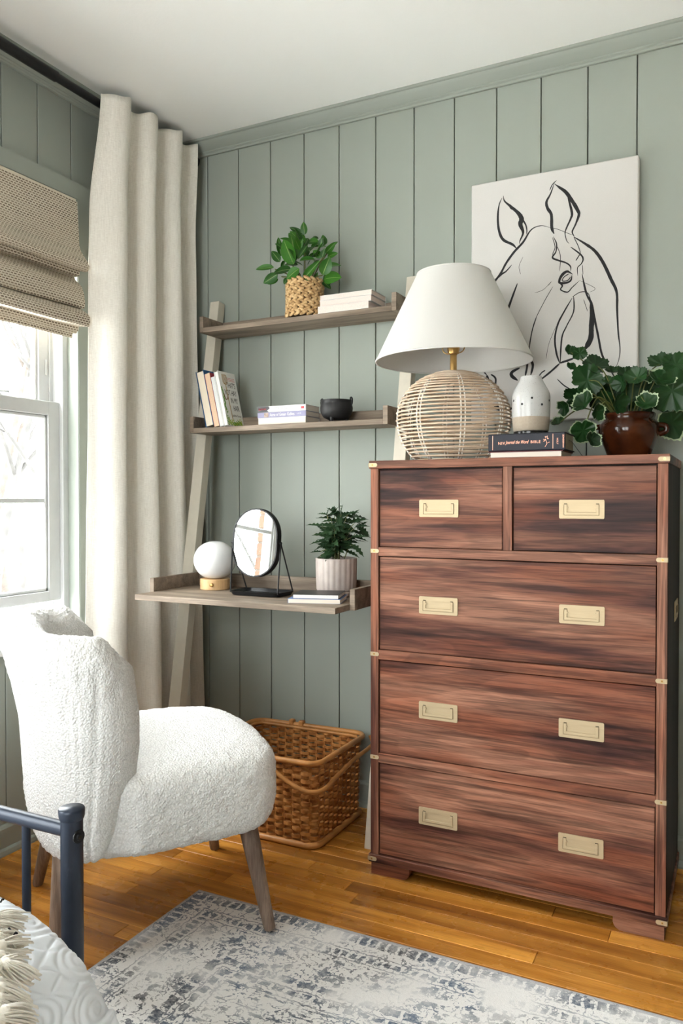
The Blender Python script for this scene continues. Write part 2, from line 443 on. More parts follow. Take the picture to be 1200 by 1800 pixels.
def side_window(n, w, lock=True):
    y0, y1, z0, z1 = w
    zm = 1.399
    root = thing('window_%d' % n, 'white double hung window in a sage green casing on the left wall', 'window', (0, (y0+y1)/2, z0))
    del root['label'], root['category']; root['kind'] = 'structure'
    c = MB().box(0, .02, y1, y1+.061, z0-.02, z1+.055, .002).box(0, .02, y0-.061, y0, z0-.02, z1+.055, .002)
    c.prism([(y1+.061, z1+.055), (y1, z1), (y0, z1), (y0-.061, z1+.055)], lambda a, z: (0, a, z), lambda a, z: (.0205, a, z))
    obj('casing', c, M_SAGE, root)
    obj('jamb', MB().box(-.035, .018, y1-.0015, y1+J, z0, z1+J).box(-.035, .018, y0-J, y0+.0015, z0, z1+J).box(-.035, .018, y0, y1, z1-.0015, z1+J), M_SAGE, root)
    f = MB()
    for s, ye in ((-1, y1), (1, y0)):
        f.box(-.125, -.03, ye+s*.023, ye-s*J, z0, z1, .001)
        f.box(-.125, -.076, ye+s*.036, ye+s*.02, z0, z1, .001)
        f.box(-.125, -.112, ye+s*.05, ye+s*.02, z0, z1, .001)
    f.box(-.125, -.03, y0, y1, z1-.025, z1, .001).box(-.13, -.03, y0, y1, z0-.005, z0+.016, .001)
    obj('window_frame', f, M_WHITE, root)
    obj('window_stool', MB().box(-.03, .045, y0-.075, y1+.075, z0-.024, z0+.002, .004), M_WHITE, root)
    def sash(name, xa, xb, ya, yb, za, zb, sw, tr, br, mz):
        m = MB()
        m.box(xa, xb, ya, ya+sw, za, zb, .0015).box(xa, xb, yb-sw, yb, za, zb, .0015)
        m.box(xa, xb, ya+sw, yb-sw, zb-tr, zb, .0015).box(xa, xb, ya+sw, yb-sw, za, za+br, .0015)
        s = obj(name, m, M_WHITE, root)
        bd = MB(); e = .012; xg = (xa+xb)/2
        for dx in (.004, ):
            bd.box(xa+.006, xb-.006, ya+sw, ya+sw+e, za+br, zb-tr, .003).box(xa+.006, xb-.006, yb-sw-e, yb-sw, za+br, zb-tr, .003)
            bd.box(xa+.006, xb-.006, ya+sw, yb-sw, za+br, za+br+e, .003).box(xa+.006, xb-.006, ya+sw, yb-sw, zb-tr-e, zb-tr, .003)
        obj('glazing_bead', bd, M_WHITE, s)
        obj('pane', MB().box(xg-.002, xg+.002, ya+sw, yb-sw, za+br, zb-tr), M_GLASS, s)
        for z in mz: obj('muntin', MB().box(xg-.006, xg+.006, ya+sw, yb-sw, z-.009, z+.009, .003), M_WHITE, s)
        ym = (ya+yb)/2
        obj('muntin', MB().box(xg-.0055, xg+.0055, ym-.009, ym+.009, za+br, zb-tr, .003), M_WHITE, s)
        return s
    sash('lower_sash', -.076, -.045, y0+.023, y1-.023, .737, zm, .048, .046, .034, [1.071])
    sash('upper_sash', -.112, -.080, y0+.036, y1-.036, zm-.045, z1-.026, .042, .046, .045, [1.72])
    l = MB().box(-.078, -.05, y1-.30, y1-.25, zm, zm+.006, .002).box(-.074, -.056, y1-.295, y1-.262, zm+.006, zm+.013, .002)
    l.tube([(-.064, y1-.275, zm+.011), (-.052, y1-.245, zm+.013), (-.050, y1-.225, zm+.013)], .004, 6)
    obj('sash_lock', l, M_WHITE, root)
    obj('vent_stop', MB().box(-.079, -.074, y1-.052, y1-.046, 1.49, 1.54, .001), M_WHITE, root)
    return root
side_window(1, WIN_LEFT); side_window(2, WIN_NEAR)
def rear_window(n, w):
    x0, x1, z0, z1 = w
    root = thing('window_%d' % n, '', '', ((x0+x1)/2, RY, z0)); del root['label'], root['category']; root['kind'] = 'structure'
    m = MB().box(x0-.07, x0, RY-.02, RY+.02, z0-.07, z1+.07).box(x1, x1+.07, RY-.02, RY+.02, z0-.07, z1+.07)
    m.box(x0, x1, RY-.02, RY+.02, z1, z1+.07).box(x0, x1, RY-.02, RY+.03, z0-.07, z0)
    obj('casing', m, M_SAGE, root)
    f = MB(); xm = (x0+x1)/2
    for a, b in ((x0, x0+.05), (xm-.07, xm+.07), (x1-.05, x1)): f.box(a, b, RY-.11, RY-.03, z0, z1, .002)
    for a, b in ((z0, z0+.05), ((z0+z1)/2-.025, (z0+z1)/2+.025), (z1-.05, z1)): f.box(x0, x1, RY-.105, RY-.035, a, b, .002)
    obj('window_frame', f, M_WHITE, root)
    for a, b in ((x0+.05, xm-.07), (xm+.07, x1-.05)):
        obj('pane', MB().box(a, b, RY-.072, RY-.068, z0+.05, z1-.05), M_GLASS, root)
        c = (a+b)/2; obj('muntin', MB().box(c-.01, c+.01, RY-.08, RY-.06, z0+.05, z1-.05, .003), M_WHITE, root)
        for q in (.25, .75):
            z = z0+(z1-z0)*q; obj('muntin', MB().box(a, b, RY-.079, RY-.061, z-.01, z+.01, .003), M_WHITE, root)
rear_window(3, WIN_REAR)

# brick veneer outside, beside the near jamb of the first window
def b_brick(g):
    r = g.rnd(); n = g.noise(g.co(), 60, 4)
    g.base(g.mix(g.math('ADD', g.math('MULTIPLY', r, .6), g.math('MULTIPLY', n, .4)), (.085, .047, .031), (.130, .080, .055))); g.bump(n, .5, .002)
M_BRICK = mat('red_brick', (.1, .04, .02), .9, build=b_brick)
z = .5; bme = None
while z < 2.2:
    m = MB().box(-.195, -.135, WIN_LEFT[0]-.19, WIN_LEFT[0]+.004, z, z+.057, .002); obj('brick', m, M_BRICK, wl); z += .067
obj('mortar_bed', MB().box(-.192, -.13, WIN_LEFT[0]-.19, WIN_LEFT[0]-.002, .45, 2.25), flat('grey_mortar', (.13, .105, .085), .95), wl)

# ------------------------------------------------------------------ outdoors: pale ground and bare winter trees
def b_snow(g):
    g.base(g.mix(g.ramp(g.noise(g.co(), .6, 5), [(.4, 0.), (.6, 1.)]), (.80, .80, .80), (.50, .47, .43)))
M_SNOW = mat('thawing_winter_ground', (.3, .3, .3), .9, build=b_snow)
obj('ground', MB().add([(-70, -60, -.7), (-.2, -60, -.7), (-.2, 60, -.7), (-70, 60, -.7)], [(0, 1, 2, 3)]), M_SNOW, kind='structure')
M_BARK = flat('pale_bark', (.052, .050, .048), .9, var=.25, sc=8)
M_BARK2 = flat('brown_bark', (.060, .050, .043), .9, var=.25, sc=8)
def bare_tree(x, y, h, seed, label, lean=(0, 0), m=None, z0=-.75, spread=.5, depth=4):
    R = random.Random(seed); t = MB(); br = MB()
    def grow(mb, p, d, L, r, lev):
        pts = [p]; q = Vector(p); dd = Vector(d).normalized()
        n = 5
        for i in range(n):
            dd = (dd + Vector((R.gauss(0, .1), R.gauss(0, .1), R.gauss(0, .07)))).normalized(); q = q + dd*(L/n); pts.append(q.copy())
        mb.tube(pts, [r*(1-.55*i/n) for i in range(n+1)], 6 if lev < 2 else 4)
        if lev >= depth: return
        for i in range(2, n+1):
            for _ in range(2 if lev < 3 else 1):
                ax = Vector((R.gauss(0, 1), R.gauss(0, 1), R.gauss(0, .7)+.25)); nd = (dd + ax.normalized()*(spread+.5*R.random())).normalized()
                grow(br, pts[i], nd, L*R.uniform(.42, .68), r*(1-.55*i/n)*.55, lev+1)
    root = thing('bare_tree', label, 'tree', (x, y, z0), 'bare winter trees outside the window')
    grow(t, Vector((x, y, z0)), (lean[0], lean[1], 1), h, h*.0105, 0)
    obj('trunk', t, m or M_BARK, root, smooth=True, ang=0); obj('branches', br, m or M_BARK, root, smooth=True, ang=0)
TL = ['thin bare sapling outside between the two forked trees', 'bare tree outside whose branches show above the sash lock', 'bare tree outside, thin pale trunk nearest the pane', 'bare forked tree outside, its limb crossing the upper sash', 'slim bare tree farther off behind the lower sash', 'far bare tree outside at the left edge of the window', 'bare tree outside with low twigs by the sill', 'distant bare tree seen in the tabletop mirror']
TL = TL[2:]+TL[:2]
bare_tree(-9.5, 9.2, 7.5, 55, TL[6], (.05, 0), depth=3)
bare_tree(-10.5, 8.1, 8.5, 61, TL[7], (0, -.05), M_BARK2)
bare_tree(-3.4, 2.35, 4.2, 3, TL[0], (.06, -.05))
bare_tree(-4.6, 2.9, 5.2, 8, TL[1], (-.1, -.12))
bare_tree(-7.5, 5.9, 6.5, 12, TL[2], (0, .05))
bare_tree(-6.6, 4.1, 6.0, 21, TL[3], (.05, .1), M_BARK2)
bare_tree(-2.6, 1.55, 1.5, 33, TL[4], (-.2, -.1), M_BARK2, spread=.9)
bare_tree(-4.3, -6.3, 4.6, 41, TL[5], (.1, 0))

# ------------------------------------------------------------------ woven roman shade
def b_weave(g):
    uv = g.co('UV')
    bk = g.t.nodes.new('ShaderNodeTexBrick'); g.t.links.new(uv, bk.inputs['Vector'])
    bk.offset = .5; bk.squash = 1
    for k, v in (('Scale', 1.0), ('Brick Width', .0125), ('Row Height', .0074), ('Mortar Size', .0019), ('Mortar Smooth', .25), ('Bias', -.1)): bk.inputs[k].default_value = v
    bk.inputs['Color1'].default_value = (.12, .085, .055, 1); bk.inputs['Color2'].default_value = (.235, .180, .125, 1); bk.inputs['Mortar'].default_value = (.66, .60, .49, 1)
    st = g.noise(g.map(uv, (1.2, 42, 1)), 1, 2)
    g.base(g.mix(g.ramp(st, [(.42, 0.), (.62, 1.)]), bk.outputs[0], g.mix(.5, bk.outputs[0], (.52, .45, .35))))
    g.bump(bk.outputs['Fac'], .5, .0015)
M_WEAVE = mat('woven_reed', (.3, .25, .18), .8, build=b_weave)
prof = [(.0381, 2.0576), (.0418, 1.984), (.0457, 1.9102), (.053, 1.892), (.070, 1.8704), (.084, 1.852), (.0919, 1.8378), (.0905, 1.827), (.0829, 1.8224), (.064, 1.8255), (.0474, 1.8301), (.045, 1.814), (.0345, 1.8125), (.0225, 1.8151), (.027, 1.806), (.0337, 1.7985), (.048, 1.788), (.058, 1.7759), (.066, 1.752), (.0689, 1.728), (.0685, 1.713), (.0642, 1.7035), (.050, 1.706), (.058, 1.700), (.074, 1.690), (.0885, 1.6793), (.0925, 1.669), (.0928, 1.6592), (.0877, 1.6422), (.066, 1.6445), (.0414, 1.6477), (.040, 1.636), (.0323, 1.6251), (.026, 1.627), (.017, 1.629), (.0145, 1.622), (.012, 1.6141)]
prof = [(a-.006, b) for a, b in prof]
def shade():
    N = 40; ya, yb = WIN_LEFT[1]-.015, WIN_LEFT[0]+.015
    vs = []; uv = []; s = 0; R = random.Random(4)
    L = [0]
    for (a, b), (c, d) in zip(prof, prof[1:]): L.append(L[-1]+math.hypot(c-a, d-b))
    for off in (0, -.003):
        for i, (x, z) in enumerate(prof):
            for j in range(N+1):
                t = j/N; yy = ya+(yb-ya)*t
                vs.append((x+off+.0015*math.sin(9*t+i*.7), yy, z+off*.2+.001*math.sin(14*t+i*.3))); uv.append((yy, -L[i]))
    P = len(prof); K = N+1; fs = []
    for o in (0, 1):
        for i in range(P-1):
            for j in range(N):
                q = o*P*K+i*K+j; f = [q, q+K, q+K+1, q+1]; fs.append(f if o == 0 else f[::-1])
    for i in range(P-1):
        for j in (0, N):
            a = i*K+j; b = P*K+i*K+j; fs.append([a, b, b+K, a+K] if j == 0 else [a, a+K, b+K, b])
    for i in (0, P-1):
        for j in range(N):
            a = i*K+j; b = P*K+i*K+j; fs.append([a, a+1, b+1, b])
    o0 = Vector((0, ya, 2.05))
    me = bpy.data.meshes.new('roman_shade'); me.from_pydata([tuple(Vector(v)-o0) for v in vs], [], fs); me.materials.append(M_WEAVE)
    ul = me.uv_layers.new(name='uv')
    for l in me.loops: ul.data[l.index].uv = uv[l.vertex_index]
    me.shade_smooth(); me.set_sharp_from_angle(angle=math.radians(60))
    root = thing('roman_shade', 'woven brown and cream reed roman shade, half raised in the window', 'window shade', o0)
    o = bpy.data.objects.new('shade_cloth', me); COL.objects.link(o); o.parent = root; ORG[o.name] = o0
    obj('head_rail', MB().box(-.005, .03, yb, ya, 2.045, 2.068, .003), M_WEAVE, root)
    obj('lift_cord', MB().tube([(.012, ya-.02, 2.04), (.012, ya-.02, 1.63)], .0012, 6), M_WHITE, root)
shade()

# ------------------------------------------------------------------ rod and curtain
RODX, RODZ = .098, 2.3815
rod = thing('curtain_rod', 'black telescoping curtain rod above the left window', 'curtain rod', (RODX, -.7, RODZ))
obj('rod_tube', MB().cyl((RODX, -2.1, RODZ), (RODX, -.70, RODZ), .0165, seg=20), M_BLACK, rod, smooth=True)
obj('rod_tube', MB().cyl((RODX, -.72, RODZ), (RODX, -.012, RODZ), .0135, seg=20), M_BLACK, rod, smooth=True)
obj('wall_socket', MB().cyl((RODX, -.016, RODZ), (RODX, 0.002, RODZ), .024, seg=24).cyl((RODX, -.03, RODZ), (RODX, -.016, RODZ), .0185, seg=24), M_BLACK, rod, smooth=True)
obj('rod_bracket', MB().box(.0, RODX, -1.52, -1.5, RODZ-.028, RODZ-.018).box(0, .006, -1.535, -1.485, RODZ-.06, RODZ+.02), M_BLACK, rod)

def b_linen(g):
    c = g.co()
    a = g.noise(g.map(c, (90, 90, 900)), 1, 2); b = g.noise(g.map(c, (700, 700, 22)), 1, 2)
    v = g.math('ADD', g.math('MULTIPLY', a, .5), g.math('MULTIPLY', b, .5))
    g.base(g.mix(g.ramp(v, [(.38, 0.), (.62, 1.)]), (.65, .615, .55), (.80, .77, .705)))
    g.bump(v, .35, .0012)
M_LINEN = mat('oatmeal_linen', (.66, .63, .55), .88, build=b_linen, Sheen_Weight=.15)
def curtain():
    NU, NV = 280, 120
    rows = []
    for j in range(NV+1):
        v = j/NV; z = 2.412-2.402*v
        row = []
        k = min(1., v/.16); k = k*k*(3-2*k)           # from the heading, wholly in front of the rod, to the free folds
        for i in range(NU+1):
            s = i/NU
            yt = -.522+.460*s; yb_ = -.575+.550*s
            yy = yt+(yb_-yt)*(v**1.1)
            ph = 2*PI*(s*3.38-.5+.035*math.sin(2.6*v+3*s)*v)
            A = (.024*(1-k)+(.037+.017*v)*k)*(1-.12*math.sin(5.3*s+1.2))
            w = math.cos(ph); w = math.copysign(abs(w)**.8, w)
            x = (.141*(1-k)+(.112+.012*v)*k)+A*w + .005*math.sin(2.7*ph+4*v)*v*v
            yy += .016*math.sin(ph+.8)*(.5+.5*v)
            n = noise.noise(Vector((s*8, v*3.1, 1.7)))*.008*k + noise.noise(Vector((s*24, v*8, 5.1)))*.002
            x += n
            dz = (.007*math.sin(ph*1+1)+.003*math.sin(ph*2.5)) if j < 2 else 0
            row.append((max(x, .016) if x < .160 else .160+.018*math.tanh((x-.160)/.018), min(yy, -.012), z+dz*(1-j/2)))
        rows.append(row)
    m = MB().grid(rows)
    root = thing('linen_curtain', 'long oatmeal linen curtain gathered beside the left window', 'curtain', (.1, -.28, 0.01))
    c = obj('curtain_panel', m, M_LINEN, root, smooth=True, ang=0, fixn=False)
    sd = c.modifiers.new('thick', 'SOLIDIFY'); sd.thickness = .0016; sd.offset = 0
    # stitched hem of the heading
    hm = MB(); q = int(NV*.062/2.402*1)+3
    hm.tube([Vector(p)+Vector((.0006, -.0006, 0)) for p in rows[q]], .0011, 4)
    obj('hem_stitch', hm, M_LINEN, root, smooth=True, ang=0)
curtain()
# ================================================================== dresser
DX0, DX1, DYF, DH = 1.054, 1.8422, -.4512, 1.1842
DYB = -.045
dr = thing('campaign_dresser', 'tall walnut campaign dresser with five drawers and brass pulls', 'dresser', ((DX0+DX1)/2, (DYF+DYB)/2, 0))
LX0, LX1 = DX0-.0035, DX1+.0035
obj('top', MB().box(LX0, LX1, DYF-.004, DYB, DH-.0225, DH, .0012), M_WALNUT, dr)
obj('side_panel', MB().box(DX0, DX0+.018, DYF+.0005, DYB, .034, DH-.0225), M_WALNUTV, dr)
M_WALDK = wood('shade_dark_walnut', [(.3, (.012, .009, .008)), (.5, (.022, .016, .014)), (.65, (.036, .026, .022))], (16, 12, 1.2), (260, 200, 4), .55, .2, Specular_IOR_Level=.08)  # shade of the unlit right side put into the walnut colour; carcass shares it
obj('side_panel', MB().box(DX1-.018, DX1, DYF+.003, DYB, .034, DH-.0225), M_WALDK, dr, label='walnut side panel, its shade painted into the colour')
obj('back_panel', MB().box(DX0+.018, DX1-.018, DYB-.008, DYB, .034, DH-.0225), M_WALDK, dr)
zr = [(1.1617, 1.158), (.9390, .9140), (.6455, .6190), (.3495, .3230)]
SX0, SX1 = 1.0782, 1.8182   # inner edges of the stiles
obj('stile', MB().box(DX0, SX0, DYF, DYF+.02, .034, DH-.0225, .0008), M_WALNUTV, dr)
obj('stile', MB().box(SX1, DX1, DYF, DYF+.02, .034, DH-.0225, .0008), M_WALNUTV, dr)
for a, b in ((.9390, .9135), (.6455, .6185), (.3495, .3225)):
    obj('rail', MB().box(SX0, SX1, DYF, DYF+.02, b, a, .0008), M_WALNUT, dr)
obj('rail', MB().box(SX0, SX1, DYF+.012, DYF+.03, 1.150, DH-.0225), M_WALDK, dr)
obj('divider', MB().box(1.4372, 1.4620, DYF, DYF+.02, .939, DH-.0225, .0008), M_WALNUTV, dr)
obj('carcass', MB().box(DX0+.018, DX1-.018, DYF+.025, DYB-.01, .036, DH-.03), M_WALDK, dr)
obj('base_moulding', MB().box(LX0-.001, LX1+.001, DYF-.006, DYB, .034, .0575, .002), M_WALNUT, dr)
def foot(xa, xb, out):
    w = abs(xb-xa); s = 1 if xb > xa else -1; R = .022
    poly = [(0, 0), (0, .035), (w, .035), (w, R)]
    for k in range(0, 7):
        a = k/6*PI/2; poly.append((w-R+R*math.cos(a), R-R*math.sin(a)))
    m = MB().prism(poly, lambda u, z: (xa+s*u, DYF-.001, z), lambda u, z: (xa+s*u, DYF+.018, z))
    m.box(xa, xa+s*.018, DYF+.017, DYF+.11, 0, .035)
    obj('foot', m, M_WALNUT, dr)
foot(DX0+.003, 1.1733, 0); foot(DX1-.003, 1.7197, 0)
for xa in (DX0+.003, DX1-.021): obj('foot', MB().box(xa, xa+.018, DYB-.11, DYB, 0, .035, .001), M_WALNUT, dr)

def rrect(w, h, r, n=4):
    out = []
    for cx, cy, a0 in ((w/2-r, h/2-r, 0), (-w/2+r, h/2-r, 90), (-w/2+r, -h/2+r, 180), (w/2-r, -h/2+r, 270)):
        for k in range(n+1):
            a = math.radians(a0+90*k/n); out.append((cx+r*math.cos(a), cy+r*math.sin(a)))
    return out
M_SLOT = flat('dark_slot', (.03, .022, .012), .7, .5, bump=0)
def pull(par, cx, cz, w=.1125, h=.0485):
    """recessed campaign pull: plate with a sunk tray and a bail lying in it"""
    y = DYF+.0045; k = w/.1125
    m = MB(); o = rrect(w, h, .0035); i = [(x*.80, z*.60-.002) for x, z in rrect(w, h, .0015)]
    n = len(o)
    vs = [(cx+a, y-.0004, cz+b) for a, b in o]+[(cx+a*.994, y-.0026, cz+b*.985) for a, b in o]+[(cx+a, y-.0026, cz+b) for a, b in i]+[(cx+a, y-.0006, cz+b) for a, b in i]
    fs = [[r*n+q, r*n+(q+1) % n, (r+1)*n+(q+1) % n, (r+1)*n+q] for r in range(3) for q in range(n)] + [[3*n+q for q in range(n)]]
    m.add(vs, fs); obj('pull_plate', m, M_BRASS, par, smooth=True, ang=20)
    b = MB()
    x0, x1 = cx-.043*k, cx+.043*k; zt, zb = cz+.0122, cz-.0152
    b.box(x0, x0+.007, y-.0036, y-.0008, zb, zt, .0008).box(x1-.007, x1, y-.0036, y-.0008, zb, zt, .0008)
    b.box(x0, x1, y-.0037, y-.0008, zb, zb+.0075, .0008)
    b.box(x0+.006, x0+.0095, y-.0034, y-.001, zt-.010, zt-.006).box(x1-.0095, x1-.006, y-.0034, y-.001, zt-.010, zt-.006)
    obj('bail', b, M_BRASS, par, smooth=True, ang=20)
    for xx in (x0-.0005, x1-.0075): obj('hinge_slot', MB().box(xx, xx+.008, y-.00285, y-.0022, zt+.0006, zt+.0022), M_SLOT, par)
def drawer(xa, xb, za, zb, pulls):
    g = .0026
    d = obj('drawer', MB().box(xa+g, xb-g, DYF+.0045, DYF+.024, za+g*.6, zb-g*1.1, .0012), M_WALNUT, dr)
    for p in pulls: pull(d, *p)
drawer(SX0, 1.4372, .9390, 1.1600, [(1.2578, 1.0495, .1136)])
drawer(1.4620, SX1, .9390, 1.1600, [(1.6388, 1.0493, .1119)])
for za, zb, zp in ((.6455, .9135, .7812), (.3495, .6185, .4887), (.0575, .3225, .1925)):
    drawer(SX0, SX1, za, zb, [(1.2568, zp), (1.6402, zp)])
def bracket(x, z, s):
    """brass strip wrapped round a corner, its rounded end on the front"""
    yf = DYF-.0045 if z > 1.15 or z < .1 else DYF-.0003
    L, h = .0265, .0056
    e = (LX0 if s > 0 else LX1) if (z > 1.15 or z < .1) else (DX0 if s > 0 else DX1)
    if z < .1: e -= s*.001; yf = DYF-.0063
    poly = [(-.0012, -h), (L-h, -h)] + [(L-h+h*math.cos(a), h*math.sin(a)) for a in [(-.5+k/8)*PI for k in range(1, 8)]] + [(L-h, h), (-.0012, h)]
    m = MB().prism(poly, lambda u, w: (e+s*u, yf-.0012, z+w), lambda u, w: (e+s*u, yf, z+w))
    m.box(e-s*.0012, e, yf-.0012, yf+.0075, z-h, z+h)
    b = obj('corner_bracket', m, M_BRASS, dr)
    xc = e+s*.0115
    obj('screw', MB().cyl((xc, yf-.0012, z), (xc, yf-.0018, z), .0030, seg=14), M_BRASSD, b)
    obj('screw_slot', MB().box(xc-.0016, xc+.0016, yf-.0019, yf-.0016, z-.0004, z+.0004).box(xc-.0004, xc+.0004, yf-.0019, yf-.0016, z-.0016, z+.0016), M_SLOT, b)
for z in (1.172, .9275, .633, .337, .0455): bracket(0, z, 1); bracket(0, z, -1)
# side pull
sp = MB(); yc, zc = -.19, .775
sp.box(DX1, DX1+.0026, yc-.05, yc+.05, zc-.0265, zc+.0265, .001)
sh = obj('side_pull', sp, M_BRASS, dr)
obj('bail', MB().box(DX1+.0028, DX1+.0045, yc-.036, yc+.036, zc-.016, zc-.009).box(DX1+.0028, DX1+.0045, yc-.036, yc-.029, zc-.016, zc+.012).box(DX1+.0028, DX1+.0045, yc+.029, yc+.036, zc-.016, zc+.012), M_BRASS, sh)
obj('hinge_slot', MB().box(DX1+.002, DX1+.0034, yc-.028, yc+.028, zc-.008, zc+.010), M_SLOT, sh)

# ================================================================== leaning ladder desk
ld = thing('ladder_desk', 'leaning cream ladder desk with three weathered oak shelves by the curtain', 'ladder shelf', (.62, -.25, 0))
def beam(fl0, fr0, fl1, fr1, dep):
    """leaning rail between the bottom front edge (left, right) and the top one, dep deep towards the wall"""
    vs = []
    for a, b in ((fl0, fr0), (fl1, fr1)):
        a = Vector(a); b = Vector(b); vs += [a, b, b+Vector((0, dep, 0)), a+Vector((0, dep, 0))]
    vs[6].z -= .006; vs[7].z -= .006
    return MB().add(vs, [(3, 2, 1, 0), (4, 5, 6, 7), (0, 1, 5, 4), (1, 2, 6, 5), (2, 3, 7, 6), (3, 0, 4, 7)])
def bev(o, w=.0015):
    b = o.modifiers.new('edge', 'BEVEL'); b.width = w; b.segments = 2; b.limit_method = 'ANGLE'
    return o
fy = lambda z: -.342+.166*z
bev(obj('rail', beam((.187, fy(0), 0), (.2385, fy(0), 0), (.1985, -.04, 1.822), (.2388, -.04, 1.822), .039), M_CREAM, ld), .002)
bev(obj('rail', beam((.9709, -.318, 0), (1.0180, -.318, 0), (.9975, -.04, 1.8165), (1.0385, -.04, 1.8165), .039), M_CREAM, ld), .002)
def shelf(zb, zt, yf, yb, xl, xr, yplate=None, t=.0165):
    yp = yf if yplate is None else yplate
    obj('shelf_board', MB().box(xl+t, xr-t, yf, yb, zb, zb+.0175, .0008), M_GREYOAK, ld)
    obj('end_panel', MB().box(xl, xl+t, yp, yb, zb, zt, .0008), M_GREYOAK, ld)
    obj('end_panel', MB().box(xr-t, xr, yp, yb, zb, zt, .0008), M_GREYOAK, ld)
    obj('back_panel', MB().box(xl+t, xr-t, yb-.016, yb, zb+.0175, zt, .0008), M_GREYOAK, ld)
shelf(1.6790, 1.7375, -.1620, -.0240, .2385, 1.0115)
shelf(1.3110, 1.3700, -.2206, -.0900, .2385, 1.0068)
shelf(.7505, .8120, -.5315, -.1750, .2385, .9978, -.4389)
SB = obj('shelf_bolt', MB().cyl((.2555, -.262, .795), (.2545, -.262, .795), .006, seg=12), M_GREYOAK, ld)
Z1, Z2, Z3 = 1.6965, 1.3285, .7680      # tops of the three boards

# ================================================================== slipper chair in white boucle
F = Vector((.60, .80, 0)).normalized(); V = Vector((.80, -.60, 0)).normalized(); C0 = Vector((.625, -.884, 0))
def uvz(u, v, z): return C0 + F*u + V*v + Vector((0, 0, z))
def b_boucle(g):
    c = g.co(); v = g.n('TexVoronoi', Vector=c, Scale=210.0)
    n = g.noise(c, 330, 3)
    g.base(g.mix(g.ramp(v, [(.1, 1.), (.75, 0.)]), (.62, .613, .60), (.78, .775, .765)))
    h = g.math('ADD', g.math('MULTIPLY', v, -.8), g.math('MULTIPLY', n, .5)); g.bump(h, .8, .004)
M_BOUCLE = mat('white_boucle', (.8, .78, .75), .95, build=b_boucle, Sheen_Weight=.25, Sheen_Roughness=.6)
ch = thing('slipper_chair', 'white boucle slipper chair with curved back on grey wooden legs', 'chair', tuple(C0))
def fuzz(vs, nrm, amp, sc):
    out = []
    for p, n in zip(vs, nrm):
        d = noise.voronoi(p*sc)[0][0]
        out.append(p + n*(amp*(.55-min(d, 1.))+amp*.5*noise.noise(p*sc*.35)))
    return out
def fuzzy_obj(name, mb, par, amp=.0048, sc=1/.0115):
    me = mesh_of(name, mb, M_BOUCLE, True, Vector((0, 0, 0)), 0)
    ps = [v.co.copy() for v in me.vertices]; ns = [v.normal.copy() for v in me.vertices]
    new = fuzz(ps, ns, amp, sc); o0 = org(par)
    me.vertices.foreach_set('co', [c for p in new for c in (p-o0)]); me.update()
    o = bpy.data.objects.new(name, me); COL.objects.link(o); o.parent = par; ORG[o.name] = o0
    return o
def spow(x, e): return math.copysign(abs(x)**e, x)
# seat: boxy cushion, every vertex pushed onto an n-norm ball
def seat_mesh():
    n = 74; cache = {}; vs = []; fs = []
    def vid(p):
        k = tuple(round(x, 5) for x in p)
        if k not in cache: cache[k] = len(vs); vs.append(p)
        return cache[k]
    for a in range(3):
        for s in (-1, 1):
            for i in range(n):
                for j in range(n):
                    q = []
                    for di, dj in ((0, 0), (1, 0), (1, 1), (0, 1)):
                        w = [0, 0, 0]; w[a] = s; w[(a+1) % 3] = math.tan((2*(i+di)/n-1)*PI/4); w[(a+2) % 3] = math.tan((2*(j+dj)/n-1)*PI/4); q.append(vid(tuple(w)))
                    fs.append(q)
    out = []
    for p in vs:
        hx = (abs(p[0])**5.5+abs(p[1])**5.5)**(1/5.5)
        k = (hx**6.5+abs(p[2])**6.5)**(1/6.5)
        u, v, z = p[0]/k, p[1]/k, p[2]/k
        z0 = .352+.0945*z
        if z > 0: z0 += .036*z*max(0, 1-(u-.15)**2*.8)*max(0, 1-v*v*.75)
        U = .008+.276*u; Vv = .300*v
        if u > 0: U -= .028*v*v*u
        if U < -.10: Vv *= 1-.07*min(1, (-.10-U)/.05)
        if z < 0: U -= .02*z*z*(1 if u > 0 else 0)*u
        out.append(uvz(U, Vv*(1-.03*u), z0))
    return MB().add(out, fs)
fuzzy_obj('seat', seat_mesh(), ch)
